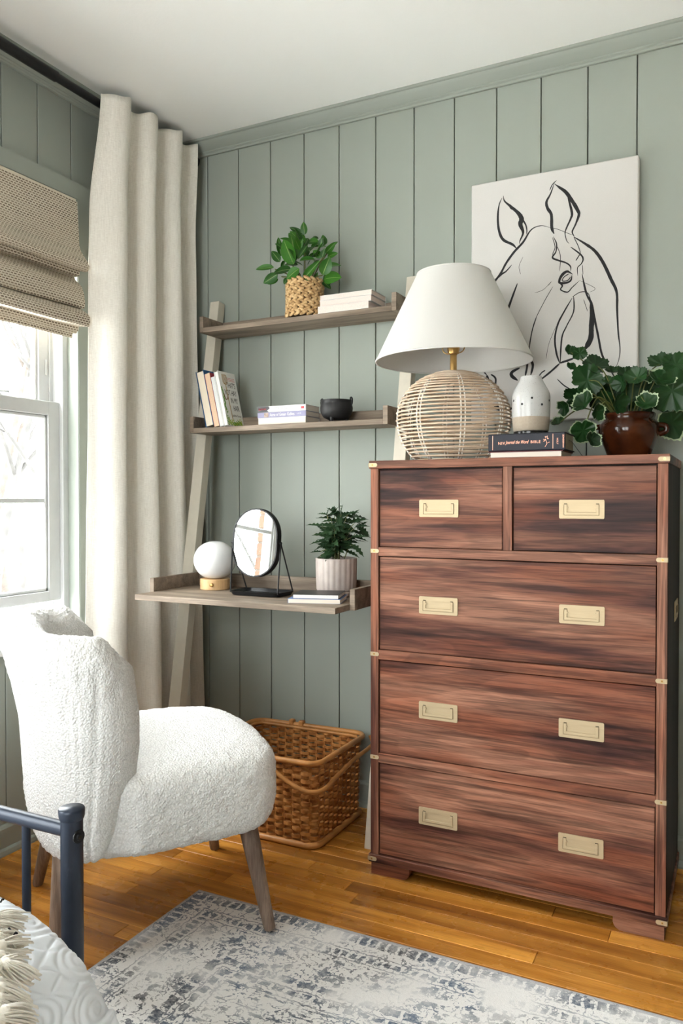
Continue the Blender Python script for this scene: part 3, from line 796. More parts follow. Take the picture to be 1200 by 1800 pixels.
def back_mesh():
    NT, NP = 230, 150; rows = []
    for i in range(NT+1):
        t = -1+2*i/NT; e = 1-abs(t)
        th = t*PI/2*1.0
        cu = lambda a: (-.118-.152*abs(math.cos(a))**.48, .262*spow(math.sin(a), .62))
        a0 = cu(th); a1 = cu(min(PI/2, th+.01)); a2 = cu(max(-PI/2, th-.01))
        du, dv = a1[0]-a2[0], a1[1]-a2[1]
        if abs(t) > .97: du, dv = (.3, 0) if t > 0 else (-.3, 0)
        if abs(t) > .97: du = .3*(1 if t > 0 else -1); dv = 0
        l = math.hypot(du, dv); nu, nv = dv/l, -du/l         # towards outside
        if nu*(a0[0]+.1)+nv*a0[1] < 0: nu, nv = -nu, -nv
        k = max(0., 1-(max(0, .13-e)/.13)**2)**.5 if e < .13 else 1.   # rounded wing ends
        k = max(k, .02)
        zt = .785-.012*abs(t); zb = .268
        zm = (zt+zb)/2; hh = (zt-zb)/2
        row = []
        for q in range(NP):
            f = 2*PI*q/NP; cn, sn = math.cos(f), math.sin(f)
            nn = spow(cn, .72); zz = spow(sn, .34 if sn > 0 else .20)
            hk = hh*(1-.30*(1-k)); z = zm+zz*hk
            r = (z-zb)/(zt-zb)
            half = (.049+.022*max(0, r-.4))*k
            lean = -.010+.016*r+.125*max(0, r-.42)**1.6*(1-.8*abs(t)**2)
            fwd = 0
            if e < .2:
                bul = math.sin(min(1, max(0, (r-.12)/.83))*PI)*.026 - .010*max(0, (.3-r)/.3)
                fwd = bul*(1-e/.2) + (.028*math.sin(k*PI/2) if 0 else 0)
            off = lean+nn*half
            if cn > 0: off -= .0045*max(0, min(1, (.93-r)/.12))*math.exp(-((abs(t)-.885+.05*(1-r))/.014)**2)*min(1, cn*3)
            row.append(uvz(a0[0]+nu*off+fwd, a0[1]+nv*off, z))
        rows.append(row)
    m = MB().grid(rows, closed_v=True)
    n = len(m.v); m.f.append(list(range(NP))[::-1]); m.mi.append(0); m.f.append([NT*NP+q for q in range(NP)]); m.mi.append(0)
    return m
fuzzy_obj('backrest', back_mesh(), ch)
def leg(u, v, u1, v1, label=None):
    b = uvz(u, v, .0138 if (u > 0 and v > 0) else .0005); t = uvz(u1, v1, .275)
    m = MB().tube([b, b+(t-b)*.02, b+(t-b)*.5, t], [.0128, .0145, .0192, .0245], 20)
    obj('leg', m, M_LEGOAK, ch, smooth=True)
leg(.226, .258, .182, .215); leg(.250, -.268, .20, -.215); leg(-.262, -.268, -.21, -.215); leg(-.275, .215, -.250, .205)

# ================================================================== basket of woven splint
bk = thing('splint_basket', 'square woven splint basket with a cane rim beside the walnut dresser', 'basket', (.65, -.23, 0))
BX0, BX1, BY0, BY1, BH = .415, .855, -.408, -.052, .268
def rr_path(x0, x1, y0, y1, r, n=6, step=None):
    out = []
    for cx, cy, a0 in ((x1-r, y0+r, -90), (x1-r, y1-r, 0), (x0+r, y1-r, 90), (x0+r, y0+r, 180)):
        for k in range(n+1):
            a = math.radians(a0+90*k/n); out.append(Vector((cx+r*math.cos(a), cy+r*math.sin(a), 0)))
    return out
def resample(path, n):
    P = path+[path[0]]; L = [0]
    for a, b in zip(P, P[1:]): L.append(L[-1]+(b-a).length)
    out = []; j = 0
    for k in range(n):
        d = L[-1]*k/n
        while L[j+1] < d: j += 1
        t = (d-L[j])/max(1e-9, L[j+1]-L[j]); p = P[j].lerp(P[j+1], t); tg = (P[j+1]-P[j]).normalized(); out.append((p, Vector((tg.y, -tg.x, 0))))
    return out
def b_splint(g):
    r = g.rnd(); c = g.vadd(g.co(), g.n('CombineXYZ', X=r, Y=r, Z=r))
    a = g.noise(g.map(c, (14, 14, 90)), 1, 4); bl = g.noise(g.co(), 26, 3)
    g.base(g.mix(g.ramp(bl, [(.38, 0.), (.6, 1.)]), g.ramp(a, [(.3, (.20, .062, .014)), (.7, (.36, .135, .034))]), g.ramp(a, [(.3, (.42, .175, .048)), (.7, (.60, .30, .10))])))
    g.bump(a, .25, .001)
M_SPLINT = mat('honey_splint', (.45, .22, .08), .42, build=b_splint)
M_CANE = flat('honey_cane', (.46, .205, .060), .4, var=.2, sc=18)
NST = 46
base_p = resample(rr_path(BX0+.012, BX1-.012, BY0+.012, BY1-.012, .035), NST*6)
def sect(z):
    k = z/BH; return 1+.028*(k-.5)
cx, cy = (BX0+BX1)/2, (BY0+BY1)/2
ROWS = 21; rh = (BH-.022)/ROWS
for q in range(ROWS):
    z = .014+rh*(q+.5); m = MB(); vs = []; fs = []
    N = NST*6
    for k, (p, nrm) in enumerate(base_p):
        ph = PI*(k/6+(q % 2))
        off = .0058*math.cos(ph)+.0005*random.uniform(-1, 1)
        b = Vector((cx+(p.x-cx)*sect(z), cy+(p.y-cy)*sect(z), z+.0006*math.sin(k*.37+q)))+nrm*off
        h = rh*.47
        vs += [b+nrm*.0011+Vector((0, 0, -h)), b+nrm*.0016, b+nrm*.0011+Vector((0, 0, h)), b-nrm*.0011+Vector((0, 0, h)), b-nrm*.0011+Vector((0, 0, -h))]
    for k in range(N):
        k2 = (k+1) % N
        for a in range(5): fs.append([k*5+a, k2*5+a, k2*5+(a+1) % 5, k*5+(a+1) % 5])
    m.add(vs, fs); obj('weaver', m, M_SPLINT, bk, smooth=True, ang=50)
smsh = None
for k in range(NST):
    p, nrm = base_p[(k*6+3) % len(base_p)]; tg = Vector((-nrm.y, nrm.x, 0))
    m = MB(); M = frame((cx+(p.x-cx)*sect(0), cy+(p.y-cy)*sect(0), 0), (0, 0, 1), nrm)
    if smsh is None:
        smsh = mesh_of('stake', MB().box(-.0009, .0009, -.0045, .0045, .008, BH-.002, .0005), M_SPLINT, False)
    tl = Vector((cx+(p.x-cx)*sect(BH), cy+(p.y-cy)*sect(BH), BH))-Vector((cx+(p.x-cx)*sect(0), cy+(p.y-cy)*sect(0), 0))
    inst('stake', smsh, bk, frame((cx+(p.x-cx)*sect(0), cy+(p.y-cy)*sect(0), 0), tl, nrm))
obj('rim', MB().tube([Vector((p.x, p.y, BH-.002+.002*math.sin(p.x*9))) for p in rr_path(BX0-.002, BX1+.002, BY0-.002, BY1+.002, .045, 8)], .0085, 10, closed=True), M_CANE, bk, smooth=True, ang=0)
obj('inner_rim', MB().tube([Vector((p.x, p.y, BH-.008)) for p in rr_path(BX0+.014, BX1-.014, BY0+.014, BY1-.014, .035, 8)], .005, 8, closed=True), M_CANE, bk, smooth=True, ang=0)
obj('base_rim', MB().tube([Vector((p.x, p.y, .010)) for p in rr_path(BX0+.008, BX1-.008, BY0+.008, BY1-.008, .04, 8)], .010, 10, closed=True, flat=.8), M_CANE, bk, smooth=True, ang=0)
obj('base_panel', MB().box(BX0+.014, BX1-.014, BY0+.014, BY1-.014, .004, .010), M_SPLINT, bk)
hd = [(.66, -.420, .255), (.70, -.422, .240), (.76, -.426, .210), (.815, -.428, .192), (.85, -.418, .188), (.872, -.39, .192), (.874, -.30, .208), (.876, -.18, .225), (.880, -.085, .232), (.878, -.05, .240), (.862, -.035, .258)]
obj('handle', MB().tube(smoothpath(hd, 8), .0068, 10), M_CANE, bk, smooth=True, ang=0)
for x in (.56, .60): obj('hinge_strap', MB().box(x-.010, x+.010, BY1-.008, BY1+.012, BH-.03, BH+.014, .003), M_SPLINT, bk)

# ================================================================== rug
RGX, RGY = .686, -.7705
def b_rug(g):
    c = g.co('Object')
    s = g.n('SeparateXYZ', Vector=c); sep = c.node.id_data.nodes[-1]
    wob = g.math('MULTIPLY', g.math('SUBTRACT', g.noise(c, 40, 4), .5), .022)
    u = g.math('ADD', s, wob); v = g.math('ADD', g.math('MULTIPLY', sep.outputs[1], -1.0), wob)
    d = g.math('MINIMUM', u, v); al = g.math('MAXIMUM', u, v)
    d0 = g.math('MINIMUM', s, g.math('MULTIPLY', sep.outputs[1], -1.0))
    def band(lo, hi, x=d):
        return g.math('MULTIPLY', g.math('GREATER_THAN', x, lo), g.math('LESS_THAN', x, hi))
    def dash(per, duty, x=al): return g.math('LESS_THAN', g.math('FRACT', g.math('MULTIPLY', x, 1/per)), duty)
    def add(a, b): return g.math('MAXIMUM', a, b)
    motif = g.n('TexVoronoi', Vector=g.map(c, (13, 13, 13)), Scale=1.0); 
    ringm = g.math('MULTIPLY', band(.06, .34, g.math('ADD', motif, g.math('MULTIPLY', g.math('SUBTRACT', g.noise(c, 45, 4, .6), .5), .3))), g.math('GREATER_THAN', g.noise(c, 55, 4, .65), .50))
    sq = g.vadd(c, g.n('VectorMath', props={'operation': 'SCALE'}, i0=g.noise(c, 30, 2, out=1), Scale=.03))
    thin = g.math('LESS_THAN', g.math('ABSOLUTE', g.math('SUBTRACT', g.noise(sq, 44, 2.5, .55), .5)), .030)
    thin = g.math('MULTIPLY', thin, g.math('GREATER_THAN', g.noise(c, 95, 2), .46))
    big = g.noise(c, 24, 4, .65); dots = g.noise(c, 70, 3, .6)
    wear = g.ramp(g.noise(c, 5.5, 4, .6), [(.36, .0), (.56, 1.)])
    p = g.math('MULTIPLY', band(.010, .042), dash(.025, .72))
    p = add(p, g.math('MULTIPLY', band(.084, .104), dash(.022, .62)))
    p = add(p, g.math('MULTIPLY', band(.228, .252), dash(.05, .8)))
    p = add(p, g.math('MULTIPLY', band(.268, .285), dash(.034, .7)))
    p = g.math('MULTIPLY', p, g.ramp(g.noise(c, 62, 4, .7), [(.38, .1), (.47, 1.)]))
    p = add(p, g.math('MULTIPLY', band(.120, .222), g.math('MULTIPLY', g.math('GREATER_THAN', big, .575), g.math('GREATER_THAN', dots, .42))))
    p = add(p, g.math('MULTIPLY', band(.295, .44), g.math('GREATER_THAN', g.noise(g.map(c, (16, 60, 1)), 1, 4, .65), .575)))
    p = add(p, g.math('MULTIPLY', g.math('GREATER_THAN', d, .46), g.math('GREATER_THAN', g.noise(g.map(c, (22, 55, 1)), 1, 4, .65), .57)))
    p = add(p, g.math('MULTIPLY', g.math('MULTIPLY', ringm, band(.10, .226)), .8))
    p = add(p, g.math('MULTIPLY', g.math('MULTIPLY', thin, g.ramp(g.noise(c, 9, 3), [(.40, .5), (.50, 1.)])), .9))
    for a in (.072, .112, .262, .30): p = add(p, g.math('MULTIPLY', band(a, a+.0035), .8))
    p = g.math('MULTIPLY', p, wear)
    p = g.math('MULTIPLY', p, g.ramp(g.noise(c, 160, 2), [(.3, .7), (.6, 1.)]))
    tone = g.ramp(g.noise(c, 4, 3), [(.40, (.040, .046, .060)), (.58, (.085, .125, .19))])
    ground = g.mix(g.noise(c, 220, 3), (.66, .65, .635), (.83, .82, .805))
    ground = g.mix(g.math('MULTIPLY', band(-.02, .010, d0), 1.0), ground, (.46, .46, .47))
    g.base(g.mix(p, ground, tone))
    g.bump(g.noise(c, 500, 2), .6, .003)
M_RUG = mat('distressed_grey_blue_pile', (.5, .5, .5), .95, build=b_rug, Sheen_Weight=.2)
rg = thing('area_rug', 'distressed grey and blue patterned area rug on the oak floor', 'rug', (RGX, RGY, 0))
m = MB().box(RGX, RGX+2.4, RGY-1.75, RGY, .0015, .0098, .003)
obj('pile', m, M_RUG, rg)
M_BIND = flat('grey_binding', (.40, .40, .405), .9, sc=200, bump=.4)
obj('bound_edge', MB().tube([(RGX+.001, RGY-1.74, .0055), (RGX+.001, RGY-.001, .0055), (RGX+2.39, RGY-.001, .0055)], .0048, 8), M_BIND, rg, smooth=True)
# ================================================================== lamp on the dresser
LC = Vector((1.2392, -.270, DH))
lamp = thing('table_lamp', 'rattan ball table lamp with white empire shade on the dresser', 'table lamp', tuple(LC))
def b_rattan(g):
    r = g.rnd(); a = g.noise(g.map(g.vadd(g.co(), g.n('CombineXYZ', X=r, Y=r, Z=0.0)), (14, 14, 14)), 1, 4)
    g.base(g.ramp(a, [(.3, (.45, .32, .215)), (.55, (.60, .465, .345)), (.75, (.68, .56, .44))]))
    g.bump(g.noise(g.co(), 300, 2), .1, .0005)
M_RATTAN = mat('pale_rattan', (.6, .47, .33), .5, build=b_rattan)
M_WIRE = flat('white_frame_wire', (.72, .68, .63), .5, var=.03, bump=.02)
ZB = 1.3125-DH          # centre of the ball above the dresser top
def ball_r(z):
    dz = z-ZB; h = .139 if dz > 0 else .165
    return .166*max(0, 1-abs(dz/h)**2.05)**.5
zs = []; z = .004
while z < ZB+.133:
    zs.append(z); r = ball_r(z)
    z += .0108 if z < ZB+.07 else (.0085 if z < ZB+.11 else .0062)
for k, z in enumerate(zs):
    R = random.Random(k); r = ball_r(z)
    m = MB(); N = 72; pts = []
    ph = R.uniform(0, 6); wob = R.uniform(.0003, .0008)
    for i in range(N):
        a = 2*PI*i/N; rr = r+.0012*math.cos(8*a+(k % 2)*PI)
        pts.append((LC.x+rr*math.cos(a), LC.y+rr*math.sin(a), DH+z+wob*math.sin(2*a+ph)))
    m.tube(pts, .0029 if z < ZB+.1 else .0033, 6, closed=True); obj('cane', m, M_RATTAN, lamp, smooth=True, ang=0)
for k in range(8):
    a0 = math.radians(-62+45*k)
    for da in (-.035, .035):
        a = a0+da; pts = []
        for i in range(25):
            z = .002+(ZB+.134)*i/24; r = max(.012, ball_r(z)-.0005)
            pts.append((LC.x+r*math.cos(a), LC.y+r*math.sin(a), DH+z))
        obj('frame_wire', MB().tube(pts, .0021, 6), M_WIRE, lamp, smooth=True, ang=0)
top = DH+ZB+.138
obj('neck', MB().lathe([(.0, 0), (.020, .0), (.020, .005), (.0102, .007), (.0098, .052), (.0115, .054), (.0115, .057), (.0, .057)], (LC.x, LC.y, top-.004), 24), M_BRASSD, lamp, smooth=True)
hp = MB()
hw = .033
hp.tube(smoothpath([(LC.x-hw, LC.y, top+.085), (LC.x-hw-.001, LC.y, top+.068), (LC.x-hw*.75, LC.y, top+.056), (LC.x, LC.y, top+.052), (LC.x+hw*.75, LC.y, top+.056), (LC.x+hw+.001, LC.y, top+.068), (LC.x+hw, LC.y, top+.085), (LC.x+hw+.018, LC.y, top+.16), (LC.x+.012, LC.y, top+.265), (LC.x-.012, LC.y, top+.265), (LC.x-hw-.018, LC.y, top+.16)], 6, True), .0016, 6, closed=True)
obj('harp', hp, M_BRASSD, lamp, smooth=True, ang=0)
obj('socket', MB().lathe([(0, 0), (.016, 0), (.0185, .012), (.017, .05), (0, .05)], (LC.x, LC.y, top+.053), 20), M_BRASSD, lamp, smooth=True)
obj('bulb', MB().lathe([(.012, 0), (.014, .02), (.029, .055), (.028, .075), (.015, .097), (0, .102)], (LC.x, LC.y, top+.10), 20), flat('opal_bulb', (.8, .8, .78), .3, bump=0), lamp, smooth=True)
def b_shade(g):
    a = g.noise(g.map(g.co(), (400, 400, 900)), 1, 2)
    g.base(g.mix(a, (.66, .65, .625), (.70, .69, .665))); g.bump(a, .12, .0006)
    t = g.t; o = t.nodes['Material Output']; tl = t.nodes.new('ShaderNodeBsdfTranslucent'); tl.inputs[0].default_value = (.72, .70, .66, 1)
    mx = t.nodes.new('ShaderNodeMixShader'); mx.inputs[0].default_value = .16
    t.links.new(g.b.outputs[0], mx.inputs[1]); t.links.new(tl.outputs[0], mx.inputs[2]); t.links.new(mx.outputs[0], o.inputs[0])
M_SHADE = mat('white_shade_linen', (.77, .76, .73), .85, build=b_shade)
zb, zt, rb, rt = 1.4815, 1.7365, .2295, .1075
obj('lamp_shade', MB().lathe([(rb, zb), (rt, zt), (rt-.0022, zt), (rb-.0022, zb)], (LC.x, LC.y, 0), 96, True), M_SHADE, lamp, smooth=True, ang=50)
for r, z in ((rb-.001, zb), (rt-.001, zt)):
    obj('shade_trim', MB().tube([(LC.x+r*math.cos(2*PI*k/96), LC.y+r*math.sin(2*PI*k/96), z) for k in range(96)], .0026, 8, closed=True), M_SHADE, lamp, smooth=True, ang=0)
sp = MB()
for k in range(3):
    a = 2*PI*k/3+.4; sp.tube([(LC.x, LC.y, top+.27), (LC.x+(rt-.003)*math.cos(a), LC.y+(rt-.003)*math.sin(a), zt-.004)], .0015, 6)
obj('shade_spider', sp, M_BRASSD, lamp)

# ================================================================== canvas with a line drawn horse
CY = -.036
cv = thing('canvas_print', 'large pale canvas of a line drawn horse head on the sage wall', 'picture', (1.475, -.018, 1.70))
ctl, ctr = pt(828.4, 326.5, Y=CY), pt(1122.5, 270.7, Y=CY)
cx0, cx1, cz1, cz0 = ctl.x, ctr.x, (ctl.z+ctr.z)/2, 1.3175
def b_canvas(g):
    w = g.noise(g.map(g.co(), (500, 500, 500)), 1, 2)
    g.base(g.mix(w, (.53, .515, .495), (.585, .57, .55))); g.bump(w, .35, .001)
M_CANVAS = mat('pale_canvas', (.65, .64, .62), .85, build=b_canvas)
obj('stretched_canvas', MB().box(cx0, cx1, CY, -.001, cz0, cz1, .003), M_CANVAS, cv)
M_INK = flat('charcoal_ink', (.022, .022, .024), .8, bump=0)
K = 340/1200.
def ink(pts, w, name='brush_line', taper=True):
    """one brush stroke: pts in the 1200-wide study of the canvas, w its widths there (one per point or a single one)"""
    P3 = [pt(810+x*K, 250+y*K, Y=CY-.0006) for x, y in pts]
    ws = w if isinstance(w, (list, tuple)) else [w]*len(pts)
    sp_ = smoothpath(P3, 6); wp = smoothpath([(a, 0, 0) for a in ws], 6); n = len(sp_); vs = []
    for i, p in enumerate(sp_):
        t = (sp_[min(i+1, n-1)]-sp_[max(i-1, 0)]).normalized(); s_ = Vector((-t.z, 0, t.x))
        e = min(i, n-1-i)/max(1, n*.12); ww = max(.4, wp[i].x)*K*.0027*.5*min(1, .35+.65*e)
        ww *= 1+.16*noise.noise(p*240)
        vs += [p+s_*ww, p-s_*ww]
    fs = [[2*i, 2*i+2, 2*i+3, 2*i+1] for i in range(n-1)]
    m = MB().add(vs, fs)
    back = [Vector(v)+Vector((0, .0007, 0)) for v in vs]
    m.add(back, [f[::-1] for f in fs])
    obj(name, m, M_INK, cv, fixn=False)
# near ear, far ear
ink([(255, 345), (236, 390), (228, 470), (236, 550), (262, 605), (320, 635), (345, 662)], [4, 5, 9, 10, 11, 9, 5])
ink([(262, 332), (270, 365), (310, 400), (355, 440), (375, 475), (368, 510), (385, 560), (366, 610), (362, 632)], [4, 6, 10, 14, 20, 18, 10, 5, 3])
ink([(375, 470), (400, 510), (408, 545), (406, 572)], [8, 6, 5, 3])
ink([(300, 395), (308, 412), (330, 420)], 3)
ink([(578, 255), (555, 320), (530, 370), (537, 410), (560, 450), (563, 530), (577, 568)], [4, 6, 10, 12, 12, 12, 8])
ink([(550, 300), (565, 265), (592, 237)], [3, 4, 3]); ink([(580, 258), (610, 280), (650, 310), (690, 365), (722, 420), (731, 450), (710, 510), (690, 555), (702, 585)], [5, 9, 13, 14, 13, 11, 7, 6, 6])
ink([(660, 318), (672, 370), (688, 440), (680, 475), (655, 530), (645, 565), (655, 610), (672, 630)], [10, 8, 10, 8, 6, 4, 3, 2])
# forehead to muzzle
ink([(553, 530), (505, 518), (460, 527), (425, 555), (385, 620), (330, 680), (280, 750), (245, 815), (205, 868), (190, 892), (196, 910), (214, 918)], [3, 3, 4, 6, 9, 10, 9, 9, 9, 8, 9, 10])
ink([(315, 760), (280, 800), (245, 825), (170, 900)], [3, 6, 7, 5])
ink([(214, 915), (232, 950), (224, 980), (233, 1005), (240, 1045)], [14, 18, 10, 6, 4]); ink([(206, 918), (212, 950), (222, 975)], 7)
ink([(350, 875), (322, 950), (268, 1100)], [5, 8, 11])
# brow and eye
ink([(572, 585), (592, 630), (588, 680), (567, 715), (600, 732), (650, 748), (678, 770), (680, 800)], [3, 5, 5, 7, 7, 6, 5, 4])
ink([(567, 590), (583, 650), (570, 690), (568, 720)], 3); ink([(592, 640), (615, 700), (612, 800)], 2.5)
ink([(693, 820), (660, 802), (632, 818), (613, 848), (612, 872), (650, 873), (680, 858), (688, 825)], [5, 9, 12, 10, 9, 8, 7, 5])
ink([(672, 815), (640, 835), (628, 860), (660, 858), (680, 835)], 4); ink([(608, 870), (628, 890), (618, 915), (660, 930), (690, 900), (735, 858)], [7, 6, 5, 5, 4, 2])
ink([(680, 650), (740, 695), (757, 725), (745, 755), (722, 780), (724, 830)], [6, 6, 6, 4, 3, 2]); ink([(740, 690), (712, 735)], 4)
ink([(700, 590), (725, 640), (742, 690)], 3); ink([(752, 760), (756, 820)], 2)
ink([(545, 528), (600, 540), (650, 560), (690, 575)], 2)
# neck
ink([(700, 588), (770, 630), (830, 675), (880, 745), (930, 850), (965, 930), (968, 1040), (975, 1180), (986, 1280), (978, 1350), (950, 1420)], [8, 10, 11, 12, 12, 10, 8, 6, 4, 3, 2])
ink([(750, 815), (765, 890), (782, 950), (808, 1000), (825, 1080), (850, 1200), (875, 1320), (920, 1400), (968, 1488)], [4, 8, 8, 10, 9, 8, 8, 8, 6])
ink([(802, 995), (812, 1060), (808, 1150), (803, 1220), (768, 1285)], [8, 18, 20, 20, 20])
ink([(820, 1120), (828, 1130)], 2); ink([(815, 1160), (825, 1172)], 2); ink([(812, 1190), (822, 1204)], 2)
ink([(690, 965), (640, 1050), (600, 1130), (582, 1220), (592, 1310), (612, 1370)], [4, 6, 7, 7, 7, 7])
ink([(698, 955), (698, 1050), (655, 1140), (625, 1215), (615, 1370)], [5, 5, 5, 6, 6]); ink([(690, 960), (740, 930), (785, 935), (805, 980)], 3)
ink([(760, 975), (785, 1050)], 2); ink([(612, 1370), (660, 1355), (700, 1340)], [8, 9, 7]); ink([(612, 1372), (560, 1420), (500, 1468), (450, 1500)], [8, 8, 7, 5])
ink([(595, 1468), (640, 1510), (690, 1538)], [3, 5, 3]); ink([(480, 1455), (500, 1430), (522, 1415)], 5)
ink([(570, 895), (510, 1000), (450, 1130), (415, 1300)], 2.5); ink([(470, 1080), (440, 1180), (418, 1320)], 2.5)
ink([(385, 710), (360, 770), (370, 820)], 1.5); ink([(455, 935), (510, 915), (560, 865), (540, 890)], 1.5); ink([(590, 1140), (545, 1250), (527, 1345)], 1.5)
ink([(736, 858), (830, 905), (800, 930)], 1.5)
# muzzle and chin, partly behind the lamp
ink([(380, 1315), (415, 1335), (445, 1380), (432, 1445)], [6, 10, 10, 8]); ink([(385, 1330), (410, 1375), (398, 1450)], [6, 9, 8]); ink([(365, 1400), (318, 1425), (315, 1450), (352, 1478)], [8, 12, 14, 8])
ink([(160, 1445), (175, 1500), (205, 1555)], [10, 14, 8]); ink([(185, 1440), (215, 1470), (205, 1550)], [6, 8, 6])
ink([(205, 1640), (250, 1655), (330, 1650)], [18, 16, 8]); ink([(160, 1445), (110, 1380), (95, 1290), (150, 1180), (235, 1080)], [7, 7, 6, 6, 5])

# ================================================================== bible, thin book, vase
def b_navy(g): g.base(g.mix(g.noise(g.co(), 300, 3), (.011, .012, .020), (.017, .018, .028))); g.bump(g.noise(g.co(), 700, 2), .3, .0006)
M_NAVY = mat('navy_cloth', (.013, .014, .022), .55, build=b_navy)
M_ROSE = flat('rose_gold_foil', (.75, .36, .25), .4, .6, bump=0)
M_MAROON = flat('maroon_cover', (.10, .018, .022), .5)
def text(s, par, M, size, mt, name='lettering', shear=0, sx=1.0, al='LEFT', space=1.0):
    c = bpy.data.curves.new(name, 'FONT'); c.body = s; c.size = size; c.extrude = .00012; c.shear = shear; c.align_x = al; c.align_y = 'CENTER'; c.materials.append(mt); c.space_character = space; c.resolution_u = 3
    o = bpy.data.objects.new(name, c); COL.objects.link(o)
    me = bpy.data.meshes.new_from_object(o.evaluated_get(bpy.context.evaluated_depsgraph_get())); me.name = name
    bpy.data.objects.remove(o); bpy.data.curves.remove(c)
    o = bpy.data.objects.new(name, me); COL.objects.link(o); o.parent = par; o['kind'] = 'stuff'
    o.matrix_local = Matrix.Translation(-org(par)) @ M @ Matrix.Diagonal((sx, 1, 1, 1)); ORG[o.name] = org(par); return o
FRONT = lambda x, y, z: Matrix(((1, 0, 0, x), (0, 0, -1, y), (0, 1, 0, z), (0, 0, 0, 1)))     # reads along +x, faces -y
tb = thing('thin_book', 'thin maroon book lying under the navy bible on the dresser', 'book', (1.49, -.36, DH))
obj('page_block', MB().box(1.3965, 1.583, -.424, -.29, DH+.002, DH+.0155), M_PAGE, tb)
obj('cover', MB().box(1.390, 1.588, -.427, -.287, DH+.0001, DH+.002, .0006).box(1.390, 1.588, -.427, -.287, DH+.0155, DH+.0178, .0006), M_MAROON, tb, kind='stuff')
BZ = DH+.0180
bb = thing('bible', 'navy blue bible with rose gold lettering under the speckled vase', 'book', (1.49, -.36, BZ))
bx0, bx1, by0, by1, bz1 = 1.3900, 1.5935, -.4265, -.298, BZ+.0465
cvb = MB().box(bx0, bx1, by0, by0+.006, BZ, bz1, .0025).box(bx0, bx1, by0+.003, by1, BZ, BZ+.003, .001).box(bx0, bx1, by0+.003, by1, bz1-.003, bz1, .001)
obj('cover', cvb, M_NAVY, bb, kind='stuff')
obj('page_block', MB().box(bx0+.004, bx1-.003, by0+.005, by1-.005, BZ+.003, bz1-.003), flat('olive_gilt_pages', (.34, .31, .22), .7, sc=200), bb)
zc = (BZ+bz1)/2
text('NIV', bb, FRONT(bx0+.027, by0-.0001, zc-.002), .0105, M_ROSE, space=1.2)
text('Journal the Word', bb, FRONT(bx0+.048, by0-.0001, zc), .0125, M_ROSE, shear=.4, sx=.66)
text('BIBLE', bb, FRONT(bx0+.114, by0-.0001, zc-.0005), .0098, M_ROSE, space=1.15)
for x in (bx0+.012, bx0+.1715): obj('foil_rule', MB().box(x, x+.0012, by0-.0004, by0+.0006, zc-.019, zc+.019), M_ROSE, bb)
text('HOLY', bb, Matrix(((0, 1, 0, bx0+.1835), (0, 0, -1, by0-.0001), (-1, 0, 0, zc+.008), (0, 0, 0, 1))), .0062, M_ROSE)
text('ZONDERVAN', bb, Matrix(((0, 1, 0, bx0+.1985), (0, 0, -1, by0-.0001), (-1, 0, 0, zc+.0165), (0, 0, 0, 1))), .0055, M_ROSE)
fo = MB()
for k in range(7):
    a = k*.9; fo.ell((bx0+.154+.005*math.cos(a), by0-.0003, zc+.007+.006*math.sin(a*1.3)), ((.0026*math.cos(a), 0, .0026*math.sin(a)), (-.0012*math.sin(a), 0, .0012*math.cos(a)), (0, .0004, 0)), 6, 4)
fo.tube([(bx0+.154, by0-.0003, zc+.004), (bx0+.157, by0-.0003, zc-.006), (bx0+.152, by0-.0003, zc-.014)], .0006, 4)
fo.tube([(bx0+.157, by0-.0003, zc-.004), (bx0+.164, by0-.0003, zc-.002)], .0005, 4)
obj('foil_flower', fo, M_ROSE, bb, kind='stuff')
rb_ = MB(); rp = smoothpath([(bx1-.02, -.37, BZ+.03), (bx1+.001, -.36, BZ+.027), (bx1+.018, -.355, BZ+.004), (bx1+.033, -.35, DH+.0015), (bx1+.041, -.348, DH+.001)], 6)
rb_.tube(rp, .0042, 6, flat=.12, up=(0, 1, 0)); obj('ribbon_marker', rb_, M_NAVY, bb, smooth=True, ang=0)

VC = Vector((1.4858, -.345, bz1))
vs_ = thing('speckled_vase', 'small white speckled vase with bare clay base on the bible', 'vase', tuple(VC))
def b_glaze(g):
    c = g.co(); z = g.n('SeparateXYZ', out=2, Vector=c)
    line = g.math('GREATER_THAN', z, g.math('ADD', .047, g.math('MULTIPLY', g.noise(c, 30, 2), .002)))
    spk = g.ramp(g.n('TexVoronoi', Vector=c, Scale=260.0), [(.12, 1.), (.17, 0.)]); gate = g.ramp(g.noise(c, 60, 2), [(.40, 0.), (.5, 1.)])
    sp2 = g.math('MULTIPLY', spk, gate)
    top_ = g.mix(g.math('MULTIPLY', sp2, .85), g.mix(g.noise(c, 18, 3), (.42, .42, .41), (.50, .50, .49)), (.10, .085, .075))
    clay = g.mix(g.noise(c, 240, 3), (.31, .255, .20), (.40, .34, .27))
    g.base(g.mix(line, clay, top_)); g.rough(g.ramp(line, [(0., .85), (1., .16)])); g.bump(g.noise(c, 70, 3), .12, .0015)
M_GLAZE = mat('speckled_glaze', build=b_glaze)
obj('body', MB().lathe([(.0, .010), (.0455, .010), (.0475, .013), (.0502, .045), (.0512, .080), (.0512, .1040), (.0500, .112), (.0472, .1205), (.0388, .1345), (.0318, .1470), (.0290, .1540), (.0280, .1595), (.0250, .160), (.024, .155), (.03, .137), (.04, .107), (.0, .10)], VC, 48), M_GLAZE, vs_, smooth=True, ang=60)
obj('base_ring', MB().lathe([(0, .0003), (.044, .0003), (.047, .003), (.047, .008), (.044, .0115), (0, .0115)], VC, 40), flat('gloss_black', (.012, .012, .012), .15, bump=0), vs_, smooth=True)
